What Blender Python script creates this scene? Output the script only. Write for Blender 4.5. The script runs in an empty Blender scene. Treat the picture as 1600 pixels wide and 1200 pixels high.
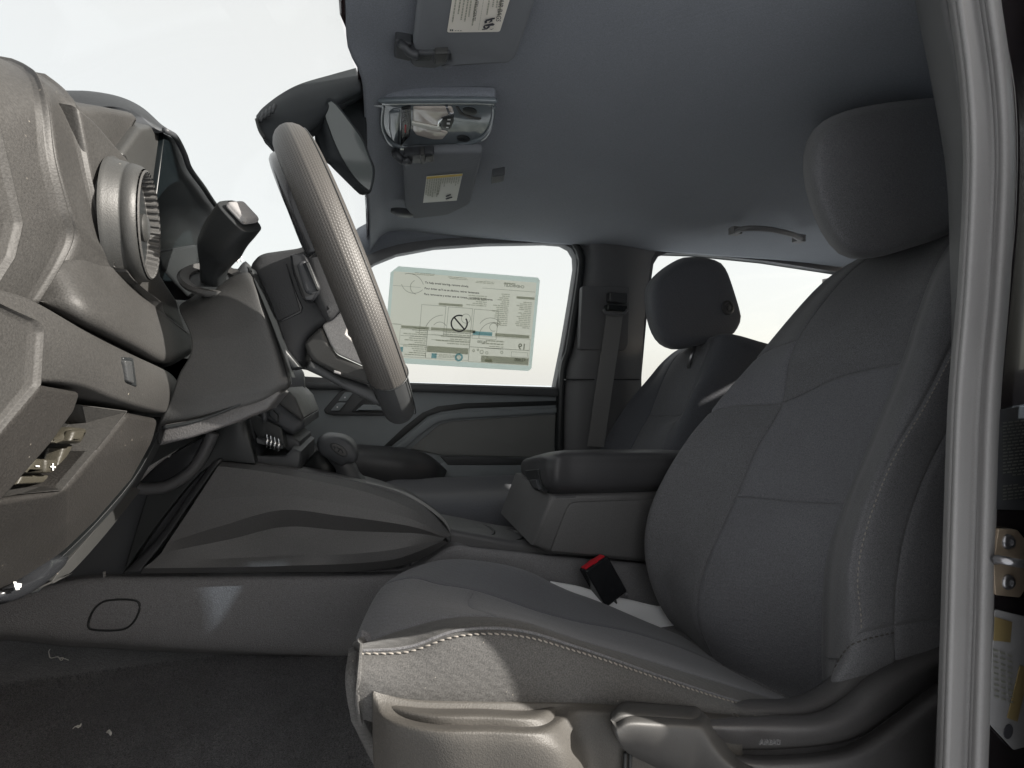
import bpy, bmesh, math, random
import numpy as np
from mathutils import Vector, Matrix
random.seed(7)
rng = np.random.default_rng(7)
S = bpy.context.scene
COL = S.collection
R = math.radians

# ------------------------------------------------------------------ camera, world, sun, exposure
FPX, YAW, ROLL = 720.0, R(17.0), R(1.5)
cam_d = bpy.data.cameras.new('camera'); cam = bpy.data.objects.new('camera', cam_d); COL.objects.link(cam)
cam_d.sensor_width = 36.0; cam_d.lens = 36.0 * FPX / 1600.0
cam_d.clip_start = 0.02; cam_d.clip_end = 3000.0
FWD = np.array([math.sin(YAW), math.cos(YAW), 0.0]); RGT = np.array([math.cos(YAW), -math.sin(YAW), 0.0]); UPV = np.array([0.0, 0.0, 1.0])
CR = math.cos(ROLL) * RGT + math.sin(ROLL) * UPV
CU = -math.sin(ROLL) * RGT + math.cos(ROLL) * UPV
H0 = 1.30                                    # height of the eye above the ground
CAM = np.array([0.0, 0.0, H0])
cam.matrix_world = Matrix(((CR[0], CU[0], -FWD[0], 0), (CR[1], CU[1], -FWD[1], 0), (CR[2], CU[2], -FWD[2], H0), (0, 0, 0, 1)))
S.camera = cam

SUN_AZ, SUN_EL = R(113.0), R(26.0)           # azimuth clockwise from +Y
sun_dir = Vector((math.sin(SUN_AZ) * math.cos(SUN_EL), math.cos(SUN_AZ) * math.cos(SUN_EL), math.sin(SUN_EL)))
sd = bpy.data.lights.new('sun', 'SUN'); sd.energy = 2.6; sd.angle = R(0.5); sd.color = (1.0, 0.945, 0.87)
sun = bpy.data.objects.new('sun', sd); COL.objects.link(sun)
sun.rotation_euler = sun_dir.to_track_quat('Z', 'Y').to_euler()
sun.location = (4, -4, 6)

W = bpy.data.worlds.new('World'); S.world = W; W.use_nodes = True
wn = W.node_tree; wn.nodes.clear()
wo = wn.nodes.new('ShaderNodeOutputWorld'); wb = wn.nodes.new('ShaderNodeBackground'); ws = wn.nodes.new('ShaderNodeTexSky')
ws.sky_type = 'NISHITA'; ws.sun_disc = False; ws.sun_elevation = SUN_EL; ws.sun_rotation = SUN_AZ
ws.air_density = 1.0; ws.dust_density = 5.0; ws.ozone_density = 1.0
wm = wn.nodes.new('ShaderNodeMix'); wm.data_type = 'RGBA'; wm.inputs[0].default_value = 0.86
wm.inputs[7].default_value = (2.36, 2.27, 2.14, 1)       # thin bright overcast over the blue
wn.links.new(ws.outputs[0], wm.inputs[6]); wn.links.new(wm.outputs[2], wb.inputs[0])
wb.inputs[1].default_value = 0.10
wn.links.new(wb.outputs[0], wo.inputs[0])

S.view_settings.view_transform = 'Standard'; S.view_settings.look = 'None'
S.view_settings.exposure = 2.1; S.view_settings.gamma = 1.0; S.view_settings.use_curve_mapping = False
S.render.engine = 'CYCLES'
S.cycles.max_bounces = 10; S.cycles.diffuse_bounces = 6; S.cycles.glossy_bounces = 4; S.cycles.transparent_max_bounces = 12
S.cycles.use_denoising = True
S.cycles.sample_clamp_indirect = 6.0

# ------------------------------------------------------------------ where a photo point lies in the cab
def ray(px, py):
    u = (px - 800.0) / FPX; v = (600.0 - py) / FPX
    return FWD + u * CR + v * CU
def P(px, py, Y):
    d = ray(px, py); return CAM + d * (Y / d[1])
def PX(px, py, X):
    d = ray(px, py); return CAM + d * (X / d[0])
def PZ(px, py, Z):
    d = ray(px, py); return CAM + d * (Z / d[2])
def PP(pts, D, ax='Y'):
    f = {'Y': P, 'X': PX, 'Z': PZ}[ax]
    return np.array([f(p[0], p[1], p[2] if len(p) > 2 else D) for p in pts])

def spline(pts, n, closed=False):
    p = np.asarray(pts, float); m = len(p)
    if m == 2 and not closed:
        t = np.linspace(0, 1, n)[:, None]; return p[0] * (1 - t) + p[1] * t
    if closed:
        q = np.vstack([p[-1], p, p[0], p[1]]); segs = m
    else:
        q = np.vstack([2 * p[0] - p[1], p, 2 * p[-1] - p[-2]]); segs = m - 1
    # dense then arc length
    out = []
    for i in range(segs):
        a, b, c, d = q[i], q[i + 1], q[i + 2], q[i + 3]
        for t in np.linspace(0, 1, 16, endpoint=False):
            out.append(0.5 * ((2 * b) + (c - a) * t + (2 * a - 5 * b + 4 * c - d) * t * t + (3 * b - a - 3 * c + d) * t ** 3))
    out.append(q[1] if closed else q[-2])
    out = np.array(out); L = np.r_[0, np.cumsum(np.linalg.norm(np.diff(out, axis=0), axis=1))]
    s = np.linspace(0, L[-1], n + 1 if closed else n)
    r = np.stack([np.interp(s, L, out[:, k]) for k in range(out.shape[1])], 1)
    return r[:-1] if closed else r
def poly_resample(pts, n):
    p = np.asarray(pts, float); L = np.r_[0, np.cumsum(np.linalg.norm(np.diff(p, axis=0), axis=1))]
    s = np.linspace(0, L[-1], n)
    return np.stack([np.interp(s, L, p[:, k]) for k in range(p.shape[1])], 1)

# ------------------------------------------------------------------ materials
def mat(name, col, rough=0.6, grain=0.0, gscale=600.0, var=0.0, vscale=8.0, metal=0.0, sheen=0.0, coat=0.0, weave=0.0, wscale=900.0,
        speck=0.0, sscale=720.0, spec=0.5, transl=0.0, dust=0.0, dots=None):
    m = bpy.data.materials.new(name); m.use_nodes = True
    nt = m.node_tree; b = nt.nodes['Principled BSDF']; out = nt.nodes['Material Output']
    b.inputs['Base Color'].default_value = (*col, 1); b.inputs['Roughness'].default_value = rough
    b.inputs['Metallic'].default_value = metal; b.inputs['Specular IOR Level'].default_value = spec
    b.inputs['Sheen Weight'].default_value = sheen; b.inputs['Sheen Roughness'].default_value = 0.5
    b.inputs['Coat Weight'].default_value = coat; b.inputs['Coat Roughness'].default_value = 0.06
    tc = nt.nodes.new('ShaderNodeTexCoord')
    def N(kind, **kw):
        n = nt.nodes.new(kind)
        for k, v in kw.items(): setattr(n, k, v)
        return n
    colour = None
    if var or speck or dust:
        base = N('ShaderNodeRGB'); base.outputs[0].default_value = (*col, 1); colour = base.outputs[0]
    if var:
        n = N('ShaderNodeTexNoise'); n.inputs['Scale'].default_value = vscale; n.inputs['Detail'].default_value = 5
        nt.links.new(tc.outputs['Object'], n.inputs['Vector'])
        r = N('ShaderNodeMapRange'); r.inputs[1].default_value = .3; r.inputs[2].default_value = .7; r.inputs[3].default_value = 1 - var; r.inputs[4].default_value = 1 + var
        nt.links.new(n.outputs[0], r.inputs[0])
        mx = N('ShaderNodeMix', data_type='RGBA', blend_type='MULTIPLY'); mx.inputs[0].default_value = 1
        nt.links.new(colour, mx.inputs[6]); nt.links.new(r.outputs[0], mx.inputs[7]); colour = mx.outputs[2]
        r2 = N('ShaderNodeMapRange'); r2.inputs[1].default_value = .3; r2.inputs[2].default_value = .7; r2.inputs[3].default_value = max(.02, rough - .06); r2.inputs[4].default_value = min(1, rough + .06)
        nt.links.new(n.outputs[0], r2.inputs[0]); nt.links.new(r2.outputs[0], b.inputs['Roughness'])
    if speck:                                    # salt and pepper of single fibres
        n = N('ShaderNodeTexNoise'); n.inputs['Scale'].default_value = sscale; n.inputs['Detail'].default_value = 3
        nt.links.new(tc.outputs['Object'], n.inputs['Vector'])
        r = N('ShaderNodeMapRange'); r.inputs[1].default_value = .3; r.inputs[2].default_value = .7; r.inputs[3].default_value = 1 - speck; r.inputs[4].default_value = 1 + speck
        nt.links.new(n.outputs[0], r.inputs[0])
        mx = N('ShaderNodeMix', data_type='RGBA', blend_type='MULTIPLY'); mx.inputs[0].default_value = 1
        nt.links.new(colour, mx.inputs[6]); nt.links.new(r.outputs[0], mx.inputs[7]); colour = mx.outputs[2]
    if dust:                                     # pale lint and dust grains lying about
        v = N('ShaderNodeTexVoronoi'); v.inputs['Scale'].default_value = 130; v.inputs['Randomness'].default_value = 1
        nt.links.new(tc.outputs['Object'], v.inputs['Vector'])
        r = N('ShaderNodeMapRange'); r.inputs[1].default_value = .10; r.inputs[2].default_value = .05; r.inputs[3].default_value = 0; r.inputs[4].default_value = 1
        nt.links.new(v.outputs['Distance'], r.inputs[0])
        n = N('ShaderNodeTexNoise'); n.inputs['Scale'].default_value = 40; nt.links.new(tc.outputs['Object'], n.inputs['Vector'])
        r3 = N('ShaderNodeMapRange'); r3.inputs[1].default_value = .58; r3.inputs[2].default_value = .66; nt.links.new(n.outputs[0], r3.inputs[0])
        mm = N('ShaderNodeMath', operation='MULTIPLY'); nt.links.new(r.outputs[0], mm.inputs[0]); nt.links.new(r3.outputs[0], mm.inputs[1])
        m2 = N('ShaderNodeMath', operation='MULTIPLY'); nt.links.new(mm.outputs[0], m2.inputs[0]); m2.inputs[1].default_value = dust
        mx = N('ShaderNodeMix', data_type='RGBA'); nt.links.new(m2.outputs[0], mx.inputs[0]); nt.links.new(colour, mx.inputs[6]); mx.inputs[7].default_value = (.55, .5, .42, 1)
        colour = mx.outputs[2]
    if colour: nt.links.new(colour, b.inputs['Base Color'])
    h = None
    if grain:
        n = N('ShaderNodeTexVoronoi'); n.inputs['Scale'].default_value = gscale; nt.links.new(tc.outputs['Object'], n.inputs['Vector'])
        n2 = N('ShaderNodeTexNoise'); n2.inputs['Scale'].default_value = gscale * .6; n2.inputs['Detail'].default_value = 3; nt.links.new(tc.outputs['Object'], n2.inputs['Vector'])
        a = N('ShaderNodeMath', operation='ADD'); nt.links.new(n.outputs['Distance'], a.inputs[0]); nt.links.new(n2.outputs[0], a.inputs[1])
        h = a.outputs[0]; st, di = grain, 1.0 / gscale
    if weave:
        w1 = N('ShaderNodeTexWave'); w1.inputs['Scale'].default_value = wscale / 20; w1.bands_direction = 'DIAGONAL'
        w2 = N('ShaderNodeTexWave'); w2.inputs['Scale'].default_value = wscale / 20; w2.bands_direction = 'Z'
        for w in (w1, w2):
            w.inputs['Distortion'].default_value = 2.0; w.inputs['Detail'].default_value = 2; nt.links.new(tc.outputs['Object'], w.inputs['Vector'])
        n2 = N('ShaderNodeTexNoise'); n2.inputs['Scale'].default_value = wscale; n2.inputs['Detail'].default_value = 2; nt.links.new(tc.outputs['Object'], n2.inputs['Vector'])
        a = N('ShaderNodeMath', operation='MULTIPLY_ADD'); nt.links.new(w1.outputs[1], a.inputs[0]); nt.links.new(w2.outputs[1], a.inputs[1]); nt.links.new(n2.outputs[0], a.inputs[2])
        h = a.outputs[0]; st, di = weave, .0012
    if dots:                                     # punched leather: needs UVs
        sx, sy, st = dots
        mp = N('ShaderNodeMapping'); mp.inputs['Scale'].default_value = (sx, sy, 1); nt.links.new(tc.outputs['UV'], mp.inputs[0])
        v = N('ShaderNodeTexVoronoi'); v.voronoi_dimensions = '2D'; v.inputs['Scale'].default_value = 1; v.inputs['Randomness'].default_value = 0
        sep = N('ShaderNodeSeparateXYZ'); nt.links.new(mp.outputs[0], sep.inputs[0])
        fl = N('ShaderNodeMath', operation='FLOOR'); nt.links.new(sep.outputs[1], fl.inputs[0])
        hf = N('ShaderNodeMath', operation='MULTIPLY_ADD'); nt.links.new(fl.outputs[0], hf.inputs[0]); hf.inputs[1].default_value = .5; nt.links.new(sep.outputs[0], hf.inputs[2])
        cb = N('ShaderNodeCombineXYZ'); nt.links.new(hf.outputs[0], cb.inputs[0]); nt.links.new(sep.outputs[1], cb.inputs[1])
        nt.links.new(cb.outputs[0], v.inputs['Vector'])
        r = N('ShaderNodeMapRange'); r.inputs[1].default_value = .12; r.inputs[2].default_value = .42; nt.links.new(v.outputs['Distance'], r.inputs[0])
        h = r.outputs[0]; di = .0012
    if h:
        bp = N('ShaderNodeBump'); bp.inputs['Strength'].default_value = st; bp.inputs['Distance'].default_value = di
        nt.links.new(h, bp.inputs['Height']); nt.links.new(bp.outputs[0], b.inputs['Normal'])
    if transl:
        tr = N('ShaderNodeBsdfTranslucent'); tr.inputs[0].default_value = (*col, 1)
        mx = N('ShaderNodeMixShader'); mx.inputs[0].default_value = transl
        nt.links.new(b.outputs[0], mx.inputs[1]); nt.links.new(tr.outputs[0], mx.inputs[2]); nt.links.new(mx.outputs[0], out.inputs[0])
    return m

def glass(name, tint, gloss=0.06):
    m = bpy.data.materials.new(name); m.use_nodes = True; nt = m.node_tree; nt.nodes.remove(nt.nodes['Principled BSDF'])
    t = nt.nodes.new('ShaderNodeBsdfTransparent'); t.inputs[0].default_value = (*tint, 1)
    g = nt.nodes.new('ShaderNodeBsdfGlossy'); g.inputs['Roughness'].default_value = .02
    lw = nt.nodes.new('ShaderNodeLayerWeight'); lw.inputs[0].default_value = .5
    pw = nt.nodes.new('ShaderNodeMath'); pw.operation = 'POWER'; pw.inputs[1].default_value = 5; nt.links.new(lw.outputs['Facing'], pw.inputs[0])
    f = nt.nodes.new('ShaderNodeMath'); f.operation = 'MULTIPLY_ADD'; f.inputs[1].default_value = .10; f.inputs[2].default_value = .012; nt.links.new(pw.outputs[0], f.inputs[0])
    mx = nt.nodes.new('ShaderNodeMixShader')
    nt.links.new(f.outputs[0], mx.inputs[0]); nt.links.new(t.outputs[0], mx.inputs[1]); nt.links.new(g.outputs[0], mx.inputs[2])
    nt.links.new(mx.outputs[0], nt.nodes['Material Output'].inputs[0])
    return m

M = {}
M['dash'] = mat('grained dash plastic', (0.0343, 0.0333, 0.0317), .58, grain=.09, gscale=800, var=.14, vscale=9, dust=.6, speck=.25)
M['dash_shaded'] = mat('shade-toned knee plastic', (0.0187, 0.0174, 0.0161), .55, grain=.18, gscale=640, var=.12, vscale=9, dust=.3, speck=.2)  # same dash plastic, colour darkened for the shade on down-facing panels
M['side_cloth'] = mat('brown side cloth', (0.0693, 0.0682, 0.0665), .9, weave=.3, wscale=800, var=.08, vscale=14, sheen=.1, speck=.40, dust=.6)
M['hub'] = mat('dark hub plastic', (.030, .031, .033), .55, grain=.12, gscale=800, var=.06)
M['matte'] = mat('matte black plastic', (.022, .025, .028), .75, grain=.1, gscale=800, spec=.25)
M['dash_smooth'] = mat('satin dash plastic', (0.0355, 0.0359, 0.0348), .46, grain=.08, gscale=900, var=.08, dust=.35, speck=.1)
M['column'] = mat('column shroud plastic', (0.0450, 0.0452, 0.0445), .52, grain=.12, gscale=900, var=.06, speck=.12)
M['dark'] = mat('dark cab plastic', (0.050, 0.053, 0.058), .50, grain=.14, gscale=800, var=.06)
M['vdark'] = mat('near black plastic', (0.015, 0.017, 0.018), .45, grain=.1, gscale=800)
M['black'] = mat('gloss black', (.016, .017, .019), .22)
M['console'] = mat('console plastic', (0.0986, 0.0987, 0.1004), .50, grain=.18, gscale=760, var=.06, speck=.22)
M['console_dark'] = mat('dark console plastic', (0.0756, 0.0764, 0.0806), .5, grain=.18, gscale=760, var=.06, speck=.15)
M['base'] = mat('console base plastic', (0.1779, 0.1778, 0.1846), .6, grain=.25, gscale=520, var=.05, speck=.34)
M['headliner'] = mat('headliner felt', (0.2113, 0.2269, 0.2564), .95, weave=.12, wscale=700, var=.04, sheen=.15, speck=.16, sscale=520)
M['visor'] = mat('visor cloth', (0.1711, 0.1812, 0.1948), .95, weave=.12, wscale=800, var=.03, speck=.05)
M['door'] = mat('door plastic', (0.2233, 0.2437, 0.2543), .55, grain=.15, gscale=700, var=.05)
M['door_dark'] = mat('dark door plastic', (0.061, 0.063, 0.066), .5, grain=.15, gscale=700, var=.05)
M['door_insert'] = mat('door insert cloth', (0.1823, 0.1852, 0.1791), .8, weave=.1, var=.05)
M['armrest'] = mat('armrest vinyl', (0.0496, 0.0496, 0.0528), .42, grain=.15, gscale=600, var=.05)
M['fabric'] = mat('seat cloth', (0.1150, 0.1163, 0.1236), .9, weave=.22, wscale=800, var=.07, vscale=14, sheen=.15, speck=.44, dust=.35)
M['insert'] = mat('seat insert cloth', (0.1306, 0.1325, 0.1442), .9, weave=.22, wscale=950, var=.06, vscale=12, sheen=.15, speck=.42)
M['bolster'] = mat('dark bolster cloth', (0.0982, 0.1019, 0.1149), .9, weave=.2, wscale=800, var=.06, sheen=.15, speck=.3)
M['valance'] = mat('seat valance plastic', (0.0587, 0.0548, 0.0490), .56, grain=.16, gscale=620, var=.08, dust=.3, speck=.18)
M['valance_dark'] = mat('seat trim plastic', (0.0711, 0.0694, 0.0701), .38, grain=.16, gscale=620, var=.06, speck=.15)
M['lever'] = mat('recliner lever plastic', (0.0520, 0.0511, 0.0495), .55, grain=.10, gscale=900, var=.05, speck=.08)
M['carpet'] = mat('loop carpet', (0.1163, 0.1163, 0.1214), .98, grain=.45, gscale=420, var=.20, vscale=14, speck=.75, sheen=.15, dust=.3)
M['leather'] = mat('smooth rim leather', (0.0386, 0.0406, 0.0419), .46, grain=.12, gscale=700, var=.05)
M['punched'] = mat('punched rim leather', (0.0549, 0.0520, 0.0485), .50, dots=(1, 1, .28))
M['silver'] = mat('satin silver spoke', (.50, .485, .47), .5, metal=.35, grain=.05, speck=.2)
M['chrome'] = mat('bright chrome', (.75, .76, .78), .12, metal=1.0)
M['steel'] = mat('striker steel', (0.3974, 0.3197, 0.2400), .35, metal=.35, grain=.15, var=.1, vscale=40)
M['bolt'] = mat('bolt steel', (0.3300, 0.3300, 0.3450), .28, metal=.9)
M['stitch'] = mat('pale thread', (.26, .24, .215), .9)
M['stitch_dark'] = mat('dark thread', (.065, .060, .056), .9)
M['label'] = mat('cream label', (.80, .76, .68), .5)
M['label2'] = mat('pale label', (.66, .66, .60), .5)
M['label_grey'] = mat('grey door label', (0.2916, 0.2916, 0.2992), .5, var=.05)
M['amber_dull'] = mat('dull amber print', (0.2457, 0.1890, 0.0850), .6)
M['ink'] = mat('label ink', (.05, .05, .06), .7)
M['ink_soft'] = mat('faded ink', (.27, .28, .24), .8, transl=.8)
M['ink_dark'] = mat('printed ink', (.06, .065, .06), .8, transl=.5)
M['ink_mid'] = mat('grey ink', (.47, .48, .42), .8, transl=.85)
M['ink_blue'] = mat('blue ink', (.27, .50, .58), .8, transl=.85)
M['amber'] = mat('amber print', (.62, .45, .10), .6)
M['sticker'] = mat('back-lit sticker paper', (0.6300, 0.6294, 0.5422), .7, transl=.85, var=.03, vscale=9)
M['film'] = mat('clear sticker film', (.54, .62, .57), .4, transl=.85)
M['white'] = mat('white print and glint', (.8, .8, .8), .6)
M['paper'] = mat('white gap sheet', (.92, .93, .94), .7, transl=.3)
M['thread'] = mat('white lint', (.85, .84, .80), .9, transl=.3)
M['red'] = mat('red button', (.55, .015, .028), .35)
M['seal'] = mat('door seal rubber', (0.2139, 0.2099, 0.2099), .6, grain=.08, gscale=900, var=.05, sheen=.1, speck=.08)
M['pillar'] = mat('pillar trim', (0.1290, 0.1299, 0.1329), .55, grain=.15, gscale=700, var=.05)
M['paint'] = mat('dark red paint', (.030, .012, .014), .18, coat=1.0, var=.1)
M['paint_body'] = mat('black body paint', (.022, .019, .021), .2, coat=1.0)
M['glass'] = glass('window glass', (.97, .985, .98))
M['tinted'] = glass('privacy glass', (.42, .46, .50))
M['screen_glass'] = mat('cluster screen', (.004, .006, .007), .30, spec=.2)
M['mirror'] = mat('mirror face', (.085, .095, .095), .08, spec=.7)
M['lens'] = mat('reading lamp lens', (.62, .56, .50), .12, coat=.6, var=.1, vscale=30)
M['gloss_grey'] = mat('gloss grey lamp tray', (.16, .185, .20), .16, coat=.6)
M['olive'] = mat('olive switch cap', (.034, .031, .023), .5, grain=.1)
M['belt'] = mat('belt webbing', (0.2007, 0.1980, 0.1953), .7, weave=.25, wscale=1200)
M['ground'] = mat('sunlit concrete', (.37, .40, .44), .9, var=.12, vscale=.7, grain=.3, gscale=40)

# ------------------------------------------------------------------ object helpers
def world_loc(o):
    v = np.zeros(3)
    while o is not None:
        v += np.array(o.location); o = o.parent
    return v
def thing(name, label, cat, loc, group=None):
    o = bpy.data.objects.new(name, None); COL.objects.link(o); o.empty_display_size = .05
    o.location = tuple(float(a) for a in loc); o['label'] = label; o['category'] = cat
    if group: o['group'] = group
    return o
def tag(o, label=None, cat=None, group=None, kind=None):
    if label: o['label'] = label
    if cat: o['category'] = cat
    if group: o['group'] = group
    if kind: o['kind'] = kind
    return o
def mesh(name, V, F, m, parent=None, smooth=True, bevel=0, seg=3, angle=25, subsurf=0, uv=None, solid=0, weld=False):
    V = np.asarray(V, float)
    if parent is None:
        org = np.array([V[:, 0].mean(), V[:, 1].mean(), V[:, 2].min()])
    else: org = world_loc(parent)
    me = bpy.data.meshes.new(name); me.from_pydata([tuple(v - org) for v in V], [], [tuple(f) for f in F])
    if uv is not None:
        l = me.uv_layers.new(name='UVMap')
        for p in me.polygons:
            for li, vi in zip(p.loop_indices, p.vertices): l.data[li].uv = uv[vi]
    me.materials.append(M[m] if isinstance(m, str) else m)
    bm = bmesh.new(); bm.from_mesh(me)
    if weld: bmesh.ops.remove_doubles(bm, verts=bm.verts, dist=1e-5)
    bmesh.ops.recalc_face_normals(bm, faces=bm.faces); bm.to_mesh(me); bm.free()
    if smooth: me.polygons.foreach_set('use_smooth', [True] * len(me.polygons))
    o = bpy.data.objects.new(name, me); COL.objects.link(o)
    if parent is None: o.location = tuple(org)
    else: o.parent = parent
    if solid:
        q = o.modifiers.new('solid', 'SOLIDIFY'); q.thickness = solid; q.offset = 0
    if bevel:
        q = o.modifiers.new('bevel', 'BEVEL'); q.width = bevel; q.segments = seg; q.limit_method = 'ANGLE'; q.angle_limit = R(angle); q.harden_normals = True
    if subsurf:
        q = o.modifiers.new('sub', 'SUBSURF'); q.levels = subsurf; q.render_levels = subsurf
    return o

AX = {'Y': (0, 2, 1), 'X': (1, 2, 0), 'Z': (0, 1, 2)}
def plate3(name, loops, ax, D, depth, m, parent=None, bevel=.003, warp=None, res=2):
    """flat bevelled plate in the plane ax = D; loops are 3-D point lists, first the outline, then holes; depth runs away from the eye (signed)"""
    a, b, c = AX[ax]
    cu = bpy.data.curves.new(name, 'CURVE'); cu.dimensions = '2D'; cu.fill_mode = 'BOTH'
    cu.extrude = max(abs(depth) / 2 - bevel, 1e-4); cu.bevel_depth = bevel; cu.bevel_resolution = res; cu.offset = -bevel
    for lp in loops:
        s = cu.splines.new('POLY'); s.points.add(len(lp) - 1); s.use_cyclic_u = True
        for q, p in zip(s.points, lp): q.co = (p[a], p[b], 0, 1)
    ob = bpy.data.objects.new('tmp', cu); me = bpy.data.meshes.new_from_object(ob)
    V = np.empty(len(me.vertices) * 3); me.vertices.foreach_get('co', V); V = V.reshape(-1, 3)
    F = [tuple(p.vertices) for p in me.polygons]
    bpy.data.objects.remove(ob); bpy.data.curves.remove(cu); bpy.data.meshes.remove(me)
    W3 = np.empty_like(V); W3[:, a] = V[:, 0]; W3[:, b] = V[:, 1]; W3[:, c] = D + depth / 2 + V[:, 2]
    if warp is not None: W3 = warp(W3)
    o = mesh(name, W3, F, m, parent, smooth=True, weld=True)
    q = o.modifiers.new('edge', 'EDGE_SPLIT'); q.split_angle = R(40)
    return o
def plate(name, loops, D, depth, m, parent=None, ax='Y', bevel=.003, warp=None, round_=0):
    L = []
    for lp in loops:
        p = PP(lp, D, ax)
        if round_: p = round_loop(p, round_)
        L.append(p)
    return plate3(name, L, ax, D, depth, m, parent, bevel, warp)
def round_loop(p, r, n=4):
    p = np.asarray(p, float); out = []; m = len(p)
    for i in range(m):
        a, b, c = p[i - 1], p[i], p[(i + 1) % m]
        la, lc = np.linalg.norm(a - b), np.linalg.norm(c - b)
        k = min(r, la * .45, lc * .45)
        s, e = b + (a - b) / la * k, b + (c - b) / lc * k
        for t in np.linspace(0, 1, n + 1):
            out.append((1 - t) ** 2 * s + 2 * t * (1 - t) * b + t * t * e)
    return np.array(out)
def grid_faces(nv, nu, off=0, cu=False, cv=False):
    F = []
    for j in range(nv if cv else nv - 1):
        for i in range(nu if cu else nu - 1):
            i2, j2 = (i + 1) % nu, (j + 1) % nv
            F.append((off + j * nu + i, off + j * nu + i2, off + j2 * nu + i2, off + j2 * nu + i))
    return F
def surf(ctrl, nu, nv, u0=0, u1=None, v0=0, v1=None, clus=0):
    """Catmull-Rom patch through ctrl[row v][col u]"""
    C = np.asarray(ctrl, float); nvc, nuc = C.shape[:2]
    u1 = nuc - 1 if u1 is None else u1; v1 = nvc - 1 if v1 is None else v1
    def basis(tt, m):
        B = np.zeros((len(tt), m))
        for k, t in enumerate(tt):
            i = min(int(math.floor(t)), m - 2); f = t - i
            w = [(-f + 2 * f * f - f ** 3) / 2, (2 - 5 * f * f + 3 * f ** 3) / 2, (f + 4 * f * f - 3 * f ** 3) / 2, (-f * f + f ** 3) / 2]
            for q, wi in zip((i - 1, i, i + 1, i + 2), w):
                if q < 0: B[k, 0] += 2 * wi; B[k, 1] -= wi
                elif q > m - 1: B[k, m - 1] += 2 * wi; B[k, m - 2] -= wi
                else: B[k, q] += wi
        return B
    def sp(a, b, n):
        t = np.linspace(0, 1, n); t = t * (1 - clus) + clus * (.5 - .5 * np.cos(np.pi * t)); return a + (b - a) * t
    Bu = basis(sp(u0, u1, nu), nuc); Bv = basis(sp(v0, v1, nv), nvc)
    return np.einsum('vj,ui,jik->vuk', Bv, Bu, C)
def normals(G, face=True):
    du = np.gradient(G, axis=1); dv = np.gradient(G, axis=0); n = np.cross(du, dv)
    n /= np.linalg.norm(n, axis=2, keepdims=True) + 1e-12
    if face and ((CAM - G) * n).sum(2).mean() < 0: n = -n
    return n
def panel(name, ctrl, m, parent, u0, u1, v0, v1, nu=28, nv=40, tuck='LRTB', g=.0035, w=.0045, puff=0.0, backing=.012):
    G = surf(ctrl, nu, nv, u0, u1, v0, v1, clus=.75); n = normals(G, False)
    c_ = np.asarray(ctrl); nvc, nuc = c_.shape[:2]; Gm = surf(ctrl, 9, 9, nuc * .38, nuc * .55, nvc * .3, nvc * .7)
    if ((CAM - Gm) * normals(Gm, False)).sum(2).mean() < 0: n = -n
    d = np.full(G.shape[:2], 9.0)
    lu = np.concatenate([np.zeros((nv, 1)), np.cumsum(np.linalg.norm(np.diff(G, axis=1), axis=2), axis=1)], 1)
    lv = np.concatenate([np.zeros((1, nu)), np.cumsum(np.linalg.norm(np.diff(G, axis=0), axis=2), axis=0)], 0)
    if 'L' in tuck: d = np.minimum(d, lu)
    if 'R' in tuck: d = np.minimum(d, lu[:, -1:] - lu)
    if 'B' in tuck: d = np.minimum(d, lv)
    if 'T' in tuck: d = np.minimum(d, lv[-1:] - lv)
    G = G + n * (puff * (1 - np.exp(-(d / .05) ** 2)) - g * np.exp(-(d / w) ** 2))[..., None]
    B = G - n * backing
    V = np.concatenate([G.reshape(-1, 3), B.reshape(-1, 3)]); F = grid_faces(nv, nu); K = nu * nv
    F += [(a + K, d_ + K, c + K, b + K) for a, b, c, d_ in F]
    ring = [i for i in range(nu)] + [j * nu + nu - 1 for j in range(1, nv)] + [(nv - 1) * nu + i for i in range(nu - 2, -1, -1)] + [j * nu for j in range(nv - 2, 0, -1)]
    F += [(ring[i], ring[(i + 1) % len(ring)], ring[(i + 1) % len(ring)] + K, ring[i] + K) for i in range(len(ring))]
    return mesh(name, V, F, m, parent)
def band(name, A, B, m, parent=None, n=40, nu=8, bulge=0.0, vec=(-.03, 0, 0), bevel=.004, sharp=False, prof=None):
    """solid strip between two 3-D lines, swollen by bulge towards the eye, extruded along vec"""
    rs = poly_resample if sharp else spline
    A, B = rs(A, n), rs(B, n)
    t = np.linspace(0, 1, nu) if prof is None else np.r_[np.linspace(0, .7, 24)[:-1], 1 - .3 * (np.linspace(1, 0, 50) ** 1.6)]
    G = A[:, None, :] * (1 - t)[None, :, None] + B[:, None, :] * t[None, :, None]
    if prof is not None:
        wd = np.linalg.norm(B - A, axis=1)[:, None]; dR = wd * (1 - t)[None, :]; dL = wd * t[None, :]
        h = np.interp(dR, [p[0] for p in prof], [p[1] for p in prof]) - .006 * np.exp(-(dL / .003) ** 2)
        G = G + normals(G) * h[..., None]
    if bulge:
        G = G + normals(G) * (bulge * 4 * t * (1 - t))[None, :, None]
    return solid(name, G, vec, m, parent, bevel)
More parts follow.
